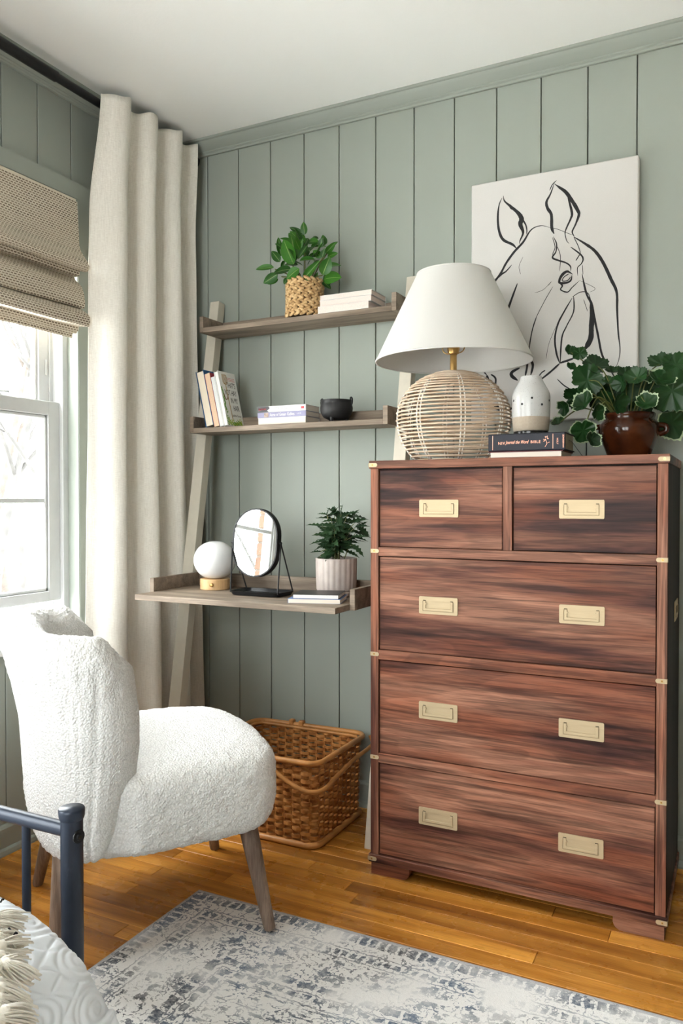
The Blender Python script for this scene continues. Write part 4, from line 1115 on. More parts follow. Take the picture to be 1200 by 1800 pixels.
for a, z in ((-104, .081), (-74, .096), (-43, .079), (-8, .092), (-140, .093)):
    ar = math.radians(a); rr = .0507 if z < .1 else .0492
    c = VC+Vector((rr*math.cos(ar), rr*math.sin(ar), z)); nn = Vector((math.cos(ar), math.sin(ar), .1))
    obj('vent_hole', MB().cyl(c-nn*.004, c+nn*.0008, .0032, seg=14), M_BLACKM, vs_)

# ================================================================== leaves: shared meshes
def leafmat(name, c0, c1, rough=.35, vein=(.30, .42, .14), coat=0.0):
    def bd(g):
        uv = g.co('UV'); x = g.n('SeparateXYZ', Vector=uv)
        mid = g.math('LESS_THAN', g.math('ABSOLUTE', g.math('SUBTRACT', x, .5)), .028)
        r = g.rnd()
        c = g.mix(g.math('ADD', g.math('MULTIPLY', r, .75), g.math('MULTIPLY', g.noise(g.co(), 30, 3), .25)), c0, c1)
        g.base(g.mix(g.math('MULTIPLY', mid, .6), c, vein))
        g.bump(g.noise(g.map(uv, (3, 40, 1)), 1, 2), .15, .001)
        t = g.t; o = t.nodes['Material Output']; tl = t.nodes.new('ShaderNodeBsdfTranslucent'); tl.inputs[0].default_value = (c1[0]*1.3, c1[1]*1.3, c1[2], 1)
        mx = t.nodes.new('ShaderNodeMixShader'); mx.inputs[0].default_value = .12
        t.links.new(g.b.outputs[0], mx.inputs[1]); t.links.new(tl.outputs[0], mx.inputs[2]); t.links.new(mx.outputs[0], o.inputs[0])
    return mat(name, c0, rough, build=bd)
M_FICUS = leafmat('glossy_ficus_leaf', (.008, .042, .007), (.042, .17, .015), .3)
M_DKLEAF = leafmat('dark_fine_leaf', (.010, .026, .012), (.028, .068, .024), .42, (.05, .1, .04))
M_STEM = flat('green_brown_stem', (.12, .13, .045), .6, sc=60)
def leaf_mesh(name, width, fold, curl, mt, shape, nl=10, nw=4, jag=None):
    """leaf along +z from 0 to 1, face towards -y"""
    vs = []; uv = []; fs = []
    for i in range(nl+1):
        t = i/nl; w = width*shape(t)
        for j in range(-nw//2, nw//2+1):
            a = j/(nw/2); e = w*a
            if jag and abs(a) == 1: e *= 1+jag*(1 if i % 2 else -1)
            vs.append((e, abs(e)*-fold - curl*t*t*-1 if False else -abs(e)*fold + curl*t*t, t-(abs(a)*.06*(jag or 0)*2)))
            uv.append((.5+a*.5, t))
    n = nw+1
    for i in range(nl):
        for j in range(nw): fs.append([i*n+j, i*n+j+1, (i+1)*n+j+1, (i+1)*n+j])
    me = bpy.data.meshes.new(name); me.from_pydata(vs, [], fs); me.materials.append(mt)
    ul = me.uv_layers.new(name='uv')
    for l in me.loops: ul.data[l.index].uv = uv[l.vertex_index]
    me.shade_smooth(); return me
ov = lambda t: math.sin(PI*min(1, t**.80*.985+.012))**.72
FIC = [leaf_mesh('leaf', w, f, c, M_FICUS, ov) for w, f, c in ((.23, .35, .12), (.26, .2, .22), (.20, .55, .05))]
DKL = [leaf_mesh('leaf', w, f, c, M_DKLEAF, lambda t: math.sin(PI*min(1, t**.7*.97+.02))**.85, 9, 2, .35) for w, f, c in ((.15, .4, .2), (.18, .3, .35), (.12, .6, .1))]
def put_leaf(par, meshes, base, tip, face=None, k=None, wide=1.0):
    base = Vector(base); tip = Vector(tip); z = tip-base; L = z.length; z.normalize()
    f = Vector(face) if face is not None else (CAM-base)
    y = -(f-z*f.dot(z)).normalized(); x = y.cross(z)
    M = Matrix(((x.x*L*wide, y.x*L, z.x*L, base.x), (x.y*L*wide, y.y*L, z.y*L, base.y), (x.z*L*wide, y.z*L, z.z*L, base.z), (0, 0, 0, 1)))
    return inst('leaf', meshes[(k if k is not None else random.randrange(len(meshes)))], par, M)

# ------------------------------------------------------------------ ficus in a woven pot, top shelf
PC = Vector((.649, -.1125, Z1+.0052))
pp = thing('potted_ficus', 'green leafy plant in a braided straw pot on the top shelf', 'plant', tuple(PC))
def b_straw(g):
    a = g.noise(g.map(g.co(), (60, 60, 60)), 1, 4, .6)
    g.base(g.ramp(a, [(.28, (.20, .105, .038)), (.48, (.46, .29, .13)), (.7, (.62, .44, .235))])); g.bump(g.noise(g.co(), 260, 2), .3, .001)
M_STRAW = mat('braided_straw', (.5, .32, .15), .7, build=b_straw)
PR, PH = .0625, .124
obj('liner', MB().lathe([(0, .002), (PR-.008, .002), (PR-.006, PH-.004), (PR-.010, PH-.004), (PR-.011, PH-.02), (0, PH-.02)], PC, 32), flat('dark_soil', (.10, .055, .022), .95, sc=90, bump=.5), pp, smooth=True)
NR = 8; hr = PH/NR
for q in range(NR):
    m = MB(); NN = 17; z = hr*(q+.5)
    for k in range(NN):
        a = 2*PI*(k+.5*(q % 2)+random.uniform(-.06, .06))/NN
        for s in (-1, 1):
            a2 = a+s*.0; rr = PR+random.uniform(-.0012, .0012)+.0015*s*0
            c = PC+Vector((rr*math.cos(a2), rr*math.sin(a2), z+s*hr*.24)); tg = Vector((-math.sin(a2), math.cos(a2), 0)); nr = Vector((math.cos(a2), math.sin(a2), 0))
            d1 = (tg*.94+Vector((0, 0, -s*.5))).normalized(); d2 = nr.cross(d1)
            m.ell(c, (d1*.0165, d2*.0060, nr*.0050), 8, 5)
    obj('braid', m, M_STRAW, pp, smooth=True, ang=0, kind='stuff')
# leaves as measured in the photograph (study of 1200 px over x 440-700, y 380-570): base, tip, distance from the wall
k6 = 260/1200.
def q6(x, y, Y): return pt(440+x*k6, 380+y*k6, Y=Y)
LV = [((350, 390), (258, 182), -.150, 0, 1.15), ((365, 350), (330, 140), -.135, 1, 1.1), ((440, 150), (425, 45), -.105, 1, 1.15), ((430, 140), (315, 90), -.10, 2, .8), ((380, 270), (425, 185), -.14, 0, 1.1),
      ((440, 260), (440, 175), -.10, 1, 1.3), ((248, 320), (225, 170), -.115, 2, .9), ((240, 370), (168, 275), -.145, 1, 1.1), ((275, 360), (250, 430), -.12, 2, 1), ((190, 415), (42, 428), -.15, 2, .85), ((330, 430), (172, 440), -.165, 1, .95),
      ((395, 425), (285, 500), -.175, 1, 1.25), ((220, 470), (103, 545), -.165, 0, 1.2), ((225, 510), (140, 552), -.15, 2, 1.0), ((300, 500), (270, 545), -.16, 1, 1.4),
      ((585, 475), (640, 335), -.165, 1, 1.35), ((580, 330), (500, 280), -.12, 1, 1.2), ((580, 335), (600, 262), -.13, 0, 1.3), ((565, 255), (580, 175), -.10, 1, 1.3), ((600, 235), (590, 152), -.085, 1, 1.4),
      ((610, 300), (690, 215), -.11, 2, 1.1), ((640, 250), (708, 208), -.10, 2, .8), ((625, 330), (695, 295), -.10, 1, 1.0), ((600, 510), (720, 480), -.13, 1, 1.5), ((590, 530), (650, 588), -.10, 2, 1.1), ((640, 560), (600, 470), -.09, 1, 1.3),
      ((430, 510), (560, 360), -.155, 2, .8), ((400, 360), (520, 345), -.135, 2, .8), ((460, 240), (385, 345), -.13, 2, 1.0), ((470, 210), (540, 190), -.09, 1, 1.3), ((470, 180), (440, 230), -.10, 1, 1.4), ((410, 150), (440, 215), -.10, 2, 1.2),
      ((360, 200), (310, 130), -.09, 1, 1.3), ((390, 520), (350, 540), -.16, 0, 1.2), ((480, 520), (440, 510), -.16, 0, 1.1), ((525, 530), (545, 455), -.12, 2, 1.0)]
for b, t, Y, k, w in LV:
    b3, t3 = q6(*b, Y), q6(*t, Y-.012)
    f = (CAM-b3).normalized()+Vector((random.uniform(-.35, .1), 0, random.uniform(0, .7)))
    o = put_leaf(pp, FIC, b3, t3, f, k, w)
R = random.Random(3)
for i in range(34):
    a = R.uniform(0, 2*PI); r = R.uniform(.01, .065); z = PH+R.uniform(.01, .15)
    b = PC+Vector((r*math.cos(a)*1.2, r*math.sin(a)*.7+.01, z)); d = Vector((math.cos(a), math.sin(a)*.6, R.uniform(-.1, .9))).normalized()
    t = b+d*R.uniform(.04, .06)
    if t.y < -.006 and b.y < -.006: put_leaf(pp, FIC, b, t, Vector((R.uniform(-1, 1), -1, 1)), None, 1.1)
for x, y, Y, x2 in ((360, 420, -.13, 430), (440, 160, -.10, 440), (590, 330, -.12, 500), (250, 490, -.15, 390), (585, 480, -.15, 510), (270, 300, -.12, 410), (660, 250, -.10, 520), (200, 430, -.14, 390)):
    e = q6(x, y, Y); b = PC+Vector(((x2-440)*.0002, 0, PH-.02))
    obj('stem', MB().tube(smoothpath([b, b.lerp(e, .5)+Vector((0, 0, .012)), e], 5), [.0024]*10+[.0016], 6), M_STEM, pp, smooth=True, ang=0)

# ------------------------------------------------------------------ fine leaved plant in a fluted pot, on the desk
QC = Vector((.8475, -.2625, Z3+.0006))
qp = thing('potted_fern', 'small dark jagged leaved plant in a fluted taupe pot on the desk', 'plant', tuple(QC))
M_TAUPE = flat('taupe_ceramic', (.40, .345, .315), .6, var=.08, sc=30)
NF = 22
rib = lambda a, z: 1+.028*abs(math.sin(a*NF/2))-.012
obj('pot', MB().lathe([(0, .017), (.060, .017), (.0625, .020), (.0645, .060), (.0655, .1175), (.0640, .1195), (.0600, .1195), (.0585, .108), (0, .108)], QC, 132, rib=rib), M_TAUPE, qp, smooth=True, ang=0)
obj('saucer', MB().lathe([(0, .0), (.058, .0), (.0605, .003), (.0618, .0155), (.058, .0165), (.055, .0172), (0, .0172)], QC, 132, rib=rib), M_TAUPE, qp, smooth=True, ang=0)
obj('soil', MB().lathe([(0, .1085), (.0565, .1085), (.0565, .1105), (0, .113)], QC, 24), flat('potting_soil', (.03, .022, .015), .95, sc=120, bump=.5), qp)
R = random.Random(9)
for s in range(13):
    a = 2*PI*s/13+R.uniform(-.2, .2); rr = R.uniform(.0, .028); lean = R.uniform(.08, .50)*(1 if s % 4 else .1); H = R.uniform(.075, .165)*(1-lean*.35)
    b = QC+Vector((rr*math.cos(a), rr*math.sin(a), .108)); pts = []
    for i in range(8):
        t = i/7; pts.append(b+Vector((math.cos(a)*lean*H*t**1.3, math.sin(a)*lean*H*t**1.3*.8, H*t)))
    obj('stem', MB().tube(pts, [.0019*(1-.5*i/7) for i in range(8)], 5), M_STEM, qp, smooth=True, ang=0)
    for i in range(2, 8):
        for w in range(2 if i < 7 else 4):
            aa = R.uniform(0, 2*PI) if w else a+R.uniform(-.6, .6)
            d = Vector((math.cos(aa), math.sin(aa)*.85, R.uniform(-.25, .75))).normalized(); L = R.uniform(.038, .062)
            tp = pts[i]+d*L
            if tp.y > -.197 and tp.z < .83: continue
            put_leaf(qp, DKL, pts[i], tp, Vector((R.uniform(-.6, .6), -.7, 1)))
for (x, y), (x2, y2) in ((( 780, 200), (650, 180)), ((800, 320), (675, 322)), ((770, 400), (680, 400)), ((755, 440), (722, 470)), ((1040, 210), (1150, 190)), ((1010, 290), (1140, 270)), ((1020, 350), (1110, 410)), ((930, 110), (938, 25)), ((820, 110), (745, 90)), ((980, 110), (1045, 65)), ((1030, 180), (1095, 125)), ((820, 120), (835, 45)), ((850, 130), (880, 70))):
    b = pt(390+x*.225, 880+y*.225, Y=-.27); t = pt(390+x2*.225, 880+y2*.225, Y=-.28)
    put_leaf(qp, DKL, b, t, Vector((0, -.6, 1)), None, 1.0)
    b0 = QC+Vector((0, 0, .115)); obj('stem', MB().tube(smoothpath([b0, b0.lerp(b, .6)+Vector((0, 0, .015)), b], 4), .0012, 5), M_STEM, qp, smooth=True, ang=0)
# ================================================================== geranium in a brown glazed pot
GC = Vector((1.722, -.205, DH+.0006))
gp = thing('potted_geranium', 'trailing variegated geranium in a glossy brown pot on the dresser', 'plant', tuple(GC))
def b_brown(g):
    g.base(g.mix(g.ramp(g.noise(g.co(), 14, 3), [(.35, 0.), (.65, 1.)]), (.024, .006, .0025), (.060, .016, .005))); g.bump(g.noise(g.co(), 30, 2), .08, .002)
M_BROWN = mat('brown_glaze', (.1, .03, .01), .12, build=b_brown)
obj('pot', MB().lathe([(0, .0), (.050, .0), (.054, .004), (.064, .030), (.076, .060), (.0805, .078), (.0785, .093), (.0690, .104), (.0655, .109), (.0690, .117), (.0700, .122), (.0670, .1255), (.0620, .1255), (.0590, .115), (.07, .09), (.06, .05), (0, .04)], GC, 56), M_BROWN, gp, smooth=True, ang=70)
for s in (-1, 1):
    m = MB(); m.tube(smoothpath([GC+Vector((s*.074, 0, .092)), GC+Vector((s*.094, -.004, .088)), GC+Vector((s*.096, -.004, .074)), GC+Vector((s*.078, 0, .066))], 6), .0075, 10)
    obj('lug_handle', m, M_BROWN, gp, smooth=True, ang=0)
obj('soil', MB().lathe([(0, .105), (.060, .105), (.060, .108), (0, .112)], GC, 24), flat('geranium_soil', (.025, .018, .012), .95, sc=120, bump=.5), gp)
def gleafmat(name, c0, c1):
    def bd(g):
        r = g.rnd(); c = g.co(); n = g.noise(c, 3.2, 4)
        s = g.n('SeparateXYZ', Vector=c); sep = c.node.id_data.nodes[-1]
        ang = g.math('ARCTAN2', s, sep.outputs[2])
        vein = g.ramp(g.math('ABSOLUTE', g.math('SINE', g.math('MULTIPLY', ang, 3.5))), [(.02, 1.), (.10, 0.)])
        b = g.mix(g.math('ADD', g.math('MULTIPLY', r, .6), g.math('MULTIPLY', n, .4)), c0, c1)
        g.base(g.mix(g.math('MULTIPLY', vein, .3), b, (.025, .07, .02))); g.bump(g.math('SINE', g.math('MULTIPLY', ang, 14.0)), .10, .01)
    return mat(name, c0, .42, build=bd)
M_GER = gleafmat('geranium_green', (.003, .015, .004), (.012, .056, .010))
M_GERE = flat('cream_leaf_edge', (.34, .42, .27), .5, var=.2, sc=30)
def ger_mesh(seed, varieg, cup):
    R = random.Random(seed); N = 44; rings = [.0, .3, .62, .90, 1.0]; vs = []; fs = []; mi = []
    ph = R.uniform(0, 6)
    for q in rings[1:]:
        for k in range(N):
            a = 2*PI*k/N     # notch at a = -90 (petiole side)
            d = abs(((a+PI/2+PI) % (2*PI))-PI)
            r = 1+.07*math.cos(5*(a+PI/2))-.42*math.exp(-(d/.20)**2)
            if q > .85: r *= 1+.045*math.cos(k*PI)*(1 if q == 1 else .3)
            r *= q*(1+.05*math.sin(2*a+ph)) if q < 1 or not varieg else q*(1+.05*math.sin(2*a+ph))*(1+.03*math.sin(7*a+ph))
            vs.append((r*math.cos(a), -cup*r*r+.05*math.cos(7*a)*r+.06*r*math.sin(3*a+ph)*q, r*math.sin(a)))
    vs.append((0, 0, 0)); c = len(vs)-1
    for k in range(N): fs.append([c, k, (k+1) % N]); mi.append(0)
    for j in range(len(rings)-2):
        for k in range(N):
            fs.append([j*N+k, (j+1)*N+k, (j+1)*N+(k+1) % N, j*N+(k+1) % N]); mi.append(1 if varieg and j == len(rings)-3 else 0)
    me = bpy.data.meshes.new('leaf'); me.from_pydata(vs, [], fs); me.materials.append(M_GER); me.materials.append(M_GERE); me.polygons.foreach_set('material_index', mi); me.shade_smooth(); return me
GM = {(v, c): ger_mesh(3+7*v+c, v, (.15, .45, -.3)[c]) for v in (0, 1) for c in (0, 1, 2)}
M_STEMD = flat('olive_stem', (.075, .085, .02), .55, sc=60)
def q7(x, y, Y): return pt(960+x*.2, 590+y*.2, Y=Y)
# measured leaf: centre, radius (study pixels), distance, roll, tilt about the two other axes, variegated, cup
GL = [(205, 140, 52, -.20, 20, (-20, 30), 0, 1), (292, 158, 58, -.22, -10, (10, 15), 0, 0), (432, 262, 108, -.22, -45, (-38, 20), 0, 0), (358, 395, 132, -.25, 60, (4, 10), 0, 0), (578, 322, 66, -.19, -60, (-60, 10), 0, 1), (214, 282, 44, -.20, 10, (-35, 30), 0, 1),
      (250, 545, 98, -.24, 80, (35, -20), 0, 0), (158, 632, 66, -.27, 75, (20, -35), 1, 1), (105, 772, 66, -.27, 55, (-55, -30), 1, 1), (330, 605, 104, -.27, 50, (-35, -35), 1, 1), (432, 672, 80, -.30, 15, (10, 52), 1, 1), (322, 835, 108, -.28, 165, (20, 15), 1, 0), (398, 912, 72, -.29, 175, (-10, 38), 1, 1),
      (545, 408, 54, -.24, -50, (-45, 10), 0, 1), (700, 345, 80, -.20, 0, (-25, 25), 0, 0), (668, 420, 78, -.26, 10, (10, -50), 0, 1), (800, 370, 90, -.26, 20, (-25, -20), 0, 1), (618, 590, 92, -.29, 170, (10, 55), 0, 1), (925, 345, 88, -.23, 5, (-35, 30), 1, 2), (1000, 400, 112, -.26, -20, (-40, 30), 1, 1),
      (872, 600, 96, -.28, 100, (-38, 10), 1, 1), (1010, 245, 96, -.21, 30, (-45, -25), 0, 1), (1140, 255, 112, -.23, -10, (-25, 15), 0, 0), (1105, 485, 165, -.24, 110, (10, 10), 0, 0), (1100, 765, 140, -.18, 190, (20, 30), 1, 0), (870, 445, 120, -.19, 30, (-20, 0), 0, 0), (735, 560, 120, -.20, 170, (10, -10), 0, 0), (500, 570, 92, -.21, 90, (20, -20), 0, 0), (990, 520, 120, -.18, 120, (10, 0), 0, 0), (620, 480, 90, -.17, 0, (0, 0), 0, 0), (560, 470, 80, -.16, 20, (0, 10), 0, 0), (760, 480, 110, -.165, -20, (5, 0), 0, 0), (700, 440, 85, -.15, 60, (0, -10), 0, 0), (900, 520, 110, -.165, 40, (5, 10), 0, 0), (600, 640, 95, -.19, 150, (10, 10), 0, 0), (830, 640, 90, -.20, 180, (15, 0), 0, 0), (430, 560, 80, -.17, 60, (10, 10), 0, 0), (1030, 620, 100, -.20, 150, (-30, 10), 1, 1)]
for n, (x, y, r, Y, roll, (tx, tz), v, c) in enumerate(GL):
    p = q7(x, y, Y); L = r*.2*(p-CAM).dot(_fw)/FOC
    d = (CAM-p).normalized(); d.z += .10
    M = frame(p, (0, 0, 1), d.cross(Vector((0, 0, 1))) * -1)
    # local -y must look along d
    z = Vector((0, 0, 1)); yv = -(d-z*d.dot(z)).normalized(); xv = yv.cross(z)
    M = Matrix(((xv.x, yv.x, 0, p.x), (xv.y, yv.y, 0, p.y), (0, 0, 1, p.z), (0, 0, 0, 1)))
    M = M @ Matrix.Rotation(math.radians(tz), 4, 'Z') @ Matrix.Rotation(math.radians(tx), 4, 'X') @ Matrix.Rotation(math.radians(roll), 4, 'Y') @ Matrix.Scale(L*1.08, 4)
    o = inst('leaf', GM[(v, c)], gp, M)
    if v: o['label'] = 'green leaf with a cream scalloped edge'
    if n in (3, 6, 9, 10, 11, 14, 16, 18, 20, 21, 22, 23, 24, 0, 2, 8):
        b = GC+Vector((.35*(p.x-GC.x)*.6, -.02, .11)); b.x = max(GC.x-.05, min(GC.x+.05, b.x))
        mid = b.lerp(p, .55)+Vector((0, -.015, .035 if p.z > DH+.1 else .075))
        obj('stem', MB().tube(smoothpath([b, mid, p+Vector((0, .004, 0))], 7), .0018, 6), M_STEMD, gp, smooth=True, ang=0)

# ================================================================== books on the ladder shelves
def flatbook(name, label, x0, x1, y0, y1, z0, z1, cover, grp, spine_front=False, pages=None, r=0.0):
    t = thing(name, label, 'book', ((x0+x1)/2, (y0+y1)/2, z0), grp)
    pg = pages or M_PAGE; c = .0011
    obj('page_block', MB().box(x0+.0015, x1-.0015, y0+(.002 if spine_front else .0005), y1-.001, z0+c, z1-c), pg, t)
    m = MB().box(x0, x1, y0, y1, z0+.0002, z0+c).box(x0, x1, y0, y1, z1-c, z1)
    if spine_front: m.box(x0, x1, y0-.0006, y0+.0012, z0+.0002, z1)
    else: m.box(x0, x1, y1-.001, y1, z0+.0002, z1)
    obj('cover', m, cover, t, kind='stuff'); return t
M_PAPW = flat('white_book_cover', (.62, .61, .59), .5, var=.04)
M_PINKP = flat('pinkish_page_edges', (.66, .56, .51), .85, var=.06, sc=300, bump=.3)
GT = 'paperbacks stacked on the top shelf'
flatbook('paperback', 'lowest of three paperbacks lying on the top shelf beside the plant', .7255, .915, -.162, -.045, Z1, Z1+.0235, M_PAPW, GT, pages=M_PINKP)
flatbook('paperback', 'middle paperback of the three on the top shelf', .7315, .9225, -.158, -.044, Z1+.0238, Z1+.0430, M_PAPW, GT, pages=M_PINKP)
flatbook('paperback', 'topmost thin paperback of the three on the top shelf', .7325, .9245, -.1585, -.046, Z1+.0433, Z1+.0600, M_PAPW, GT, pages=M_PINKP)
GM2 = 'paperbacks stacked on the middle shelf'
M_LAV = flat('lavender_cover', (.26, .25, .38), .45, var=.08); M_GHO = flat('pale_grey_cover', (.60, .60, .60), .45, var=.05)
flatbook('paperback', 'bottom paperback of the middle shelf stack, cream pages to the front', .5175, .706, -.207, -.112, Z2, Z2+.0235, M_PAPW, GM2)
an = flatbook('paperback', 'lavender spined paperback in the middle of its stack', .517, .7065, -.207, -.112, Z2+.0238, Z2+.0420, M_LAV, GM2, True)
ci = flatbook('paperback', 'white and charcoal spined paperback on top of the middle shelf stack', .517, .706, -.207, -.112, Z2+.0423, Z2+.0625, M_GHO, GM2, True)
M_TXW = flat('white_print', (.75, .74, .72), .6, bump=0); M_TXG = flat('grey_print', (.36, .36, .37), .6, bump=0); M_TXR = flat('red_print', (.50, .05, .06), .6, bump=0); M_TXK = flat('dark_print', (.035, .03, .03), .6, bump=0)
text('Anne of Green Gables', an, FRONT(.5655, -.2078, Z2+.0328), .0152, M_TXW, sx=.70)
obj('cover_portrait', MB().box(.543, .560, -.2078, -.2070, Z2+.0255, Z2+.0405), flat('sepia_print', (.36, .27, .22), .6, var=.4, sc=120, bump=0), an)
text('L M M', an, FRONT(.672, -.2078, Z2+.0330), .006, M_TXW)
text('CITY OF GHOSTS', ci, FRONT(.583, -.2078, Z2+.0520), .0150, M_TXG, sx=.62)
gk = MB().prism([(.5175, Z2+.0428), (.562, Z2+.0428), (.555, Z2+.048), (.566, Z2+.056), (.560, Z2+.062), (.5175, Z2+.062)], lambda x, z: (x, -.2078, z), lambda x, z: (x, -.2066, z))
obj('spine_block', gk, flat('charcoal_print', (.06, .06, .065), .5, bump=0), ci)
text('SCHWAB', ci, FRONT(.5215, -.2081, Z2+.0525), .0088, M_TXR, sx=.8)
obj('imprint_mark', MB().box(.688, .699, -.2079, -.2070, Z2+.0490, Z2+.0560), M_TXR, ci)

# books leaning to the left, against the end panel
LEAN = math.radians(12.6)
def leanbook(name, label, xb, thick, h, y0, y1, cover, pages, hard=True, grp='books leaning on the middle shelf'):
    t = thing(name, label, 'book', (xb, (y0+y1)/2, Z2), grp)
    up = Vector((-math.sin(LEAN), 0, math.cos(LEAN))); rt = Vector((math.cos(LEAN), 0, math.sin(LEAN)))
    # its lower left edge stands on the shelf, the spine is at the back, the pages face the room
    o = Vector((xb, 0, Z2+.0006)); M = Matrix(((rt.x, 0, up.x, o.x), (0, 1, 0, 0), (rt.z, 0, up.z, o.z), (0, 0, 0, 1)))
    c = .0022 if hard else .0008; e = .003 if hard else .0004
    m = MB(); m.M = M; m.box(0, c, y0, y1, 0, h).box(thick-c, thick, y0, y1, 0, h).box(0, thick, y1-.002, y1, 0, h)
    p = MB(); p.M = M; p.box(c, thick-c, y0+e, y1-.002, e, h-e)
    obj('cover', m, cover, t, kind='stuff'); obj('page_block', p, pages, t)
    return t, M
M_BLUE = flat('blue_cloth_cover', (.012, .075, .19), .45); M_RED = flat('red_cover', (.28, .02, .035), .5); M_PEACH = flat('peach_page_edges', (.66, .47, .33), .85, var=.08, sc=300, bump=.3)
M_GREYC = flat('pale_grey_jacket', (.47, .49, .52), .4)
Y0 = -.2125
leanbook('hardcover_book', 'blue hardcover leaning at the left end of the middle shelf', .3030, .0345, .203, Y0, -.115, M_BLUE, M_PAGEV)
leanbook('paperback_book', 'peach paged paperback with red cover leaning beside the blue hardcover', .3395, .0225, .193, Y0, -.125, M_RED, M_PEACH, False)
leanbook('slim_book', 'slim pale grey book leaning between paperback and white picture book', .3640, .0150, .180, Y0, -.13, M_GREYC, flat('grey_white_pages', (.62, .62, .61), .8, sc=300), False)
cb4, M4 = leanbook('picture_book', 'white picture book with pitchfork cover leaning on the middle shelf', .3805, .0165, .200, Y0, -.108, flat('white_picture_cover', (.66, .655, .63), .35, var=.03), flat('white_pages', (.70, .69, .66), .8, sc=300))
up = Vector((-math.sin(LEAN), 0, math.cos(LEAN)))
CT = M4 @ Matrix(((0, 0, 1, .0166), (1, 0, 0, Y0), (0, 1, 0, 0), (0, 0, 0, 1)))      # cover plane: x across, y up
def ctext(s, x, y, sz, mt, **k): return text(s, cb4, CT @ Matrix.Translation((x, y, .0001)), sz, mt, al='RIGHT', **k)
for s, y in (("THAT'S", .151), ("NOT HAY", .123), ("IN MY", .095), ("HAIR", .067)): ctext(s, .0925, y, .0285, M_TXK, sx=.56)
ctext("Juliette Turner", .096, .040, .0120, M_TXK, shear=.35, sx=.75)
for y in (.168, .173, .178): obj('cover_rule', (lambda m: (setattr(m, 'M', CT), m.box(.048, .095, y, y+.0012, -.0003, .0003))[1])(MB()), M_TXR, cb4)
pf = MB(); pf.M = CT
pf.tube([(.040, .022, .0004), (.036, .09, .0004), (.034, .150, .0004)], .0014, 5); M_FORK = flat('tan_print', (.32, .21, .09), .6, bump=0)
obj('printed_fork_handle', pf, M_FORK, cb4)
tn = MB(); tn.M = CT
for k in range(5):
    x = .022+.0062*k; tn.tube(smoothpath([(.034, .152, .0004), (x, .160, .0004), (x-.001, .190, .0004)], 4), .0009, 4)
obj('printed_fork_tines', tn, M_FORK, cb4, kind='stuff')
ar = MB(); ar.M = CT; ar.tube(smoothpath([(.012, .118, .0004), (.018, .098, .0004), (.030, .100, .0004), (.037, .115, .0004)], 5), .0019, 5)
obj('printed_arm', ar, flat('brown_print', (.19, .085, .045), .6, bump=0), cb4)
M_GRP = [flat('green_print', (.10, .26, .03), .6, bump=0), flat('yellow_green_print', (.34, .38, .05), .6, bump=0)]
R = random.Random(2)
for q in (0, 1):
    gr = MB(); gr.M = CT
    for k in range(120):
        x = R.uniform(.004, .094); y = abs(R.gauss(0, .009 if x > .02 else .03)); gr.ell((x, y+.004, .0004), ((R.uniform(.0012, .003), R.uniform(-.001, .001), 0), (0, R.uniform(.002, .005), 0), (0, 0, .0003)), 5, 3)
    obj('printed_grass', gr, M_GRP[q], cb4, kind='stuff')
sd = MB(); sd.M = CT
for k in range(14): sd.ell((.006+R.uniform(0, .006), .06+.006*k, .0004), ((.004, 0, 0), (0, .006, 0), (0, 0, .0003)), 6, 3)
obj('printed_leaves', sd, M_GRP[0], cb4, kind='stuff')

# small cauldron
KC = Vector((.798, -.1640, Z2))
kt = thing('small_cauldron', 'small black three footed cauldron on the middle shelf', 'pot', tuple(KC))
obj('bowl', MB().lathe([(0, .010), (.030, .011), (.044, .018), (.0525, .033), (.0545, .048), (.0525, .060), (.0510, .0665), (.0535, .0705), (.0540, .0735), (.051, .0740), (.0485, .068), (.05, .048), (.04, .022), (0, .015)], KC, 40), M_BLACKM, kt, smooth=True, ang=70)
for s in (-1, 1):
    obj('handle', MB().tube(smoothpath([KC+Vector((s*.0515, 0, .052)), KC+Vector((s*.0575, 0, .062)), KC+Vector((s*.0575, 0, .078)), KC+Vector((s*.0525, 0, .081)), KC+Vector((s*.0515, 0, .072))], 5), .0026, 8), M_BLACKM, kt, smooth=True, ang=0)
for k in range(3):
    a = math.radians(-90+120*k); c = KC+Vector((.034*math.cos(a), .034*math.sin(a), 0))
    obj('foot', MB().tube([c+Vector((0, 0, .0004)), c+Vector((0, 0, .016))], [.0045, .008], 10), M_BLACKM, kt, smooth=True)

# ================================================================== on the desk: globe lamp, mirror, notebooks
BC = Vector((.3945, -.288, Z3+.0005))
gl = thing('globe_lamp', 'small white globe lamp on a round bamboo base on the desk', 'lamp', tuple(BC))
M_BAMB = wood('bamboo', [(.3, (.56, .33, .15)), (.55, (.68, .44, .225)), (.75, (.74, .51, .28))], (40, 40, 6), (200, 200, 12), .4, .05, .25, .08)
obj('base', MB().lathe([(0, 0), (.0485, 0), (.0500, .0015), (.0500, .0345), (.0485, .036), (0, .036)], BC, 48), M_BAMB, gl, smooth=True, ang=40)
obj('dial_knob', MB().lathe([(0, 0), (.0062, 0), (.0068, .002), (.0060, .010), (.0045, .0115), (0, .0118)], (0, 0, 0), 20) if False else (lambda m: (setattr(m, 'M', frame(BC+Vector((.020, -.0455, .0185)), (.39, -.92, 0), (0, 0, 1))), m.lathe([(0, 0), (.0062, 0), (.0068, .002), (.0060, .010), (.0045, .0115), (0, .0118)], (0, 0, 0), 20))[1])(MB()), M_BRASSD, gl, smooth=True)
M_OPAL = flat('opal_glass', (.74, .745, .75), .22, var=.01, bump=0, Subsurface_Weight=.2, Subsurface_Radius=(.05, .05, .05))
gpf = [(0, .034)]+[(.072*math.sin(a)**.9 if math.sin(a) > 0 else 0, .0985-.0645*math.cos(a)) for a in [PI*(.12+.88*k/26) for k in range(27)]]
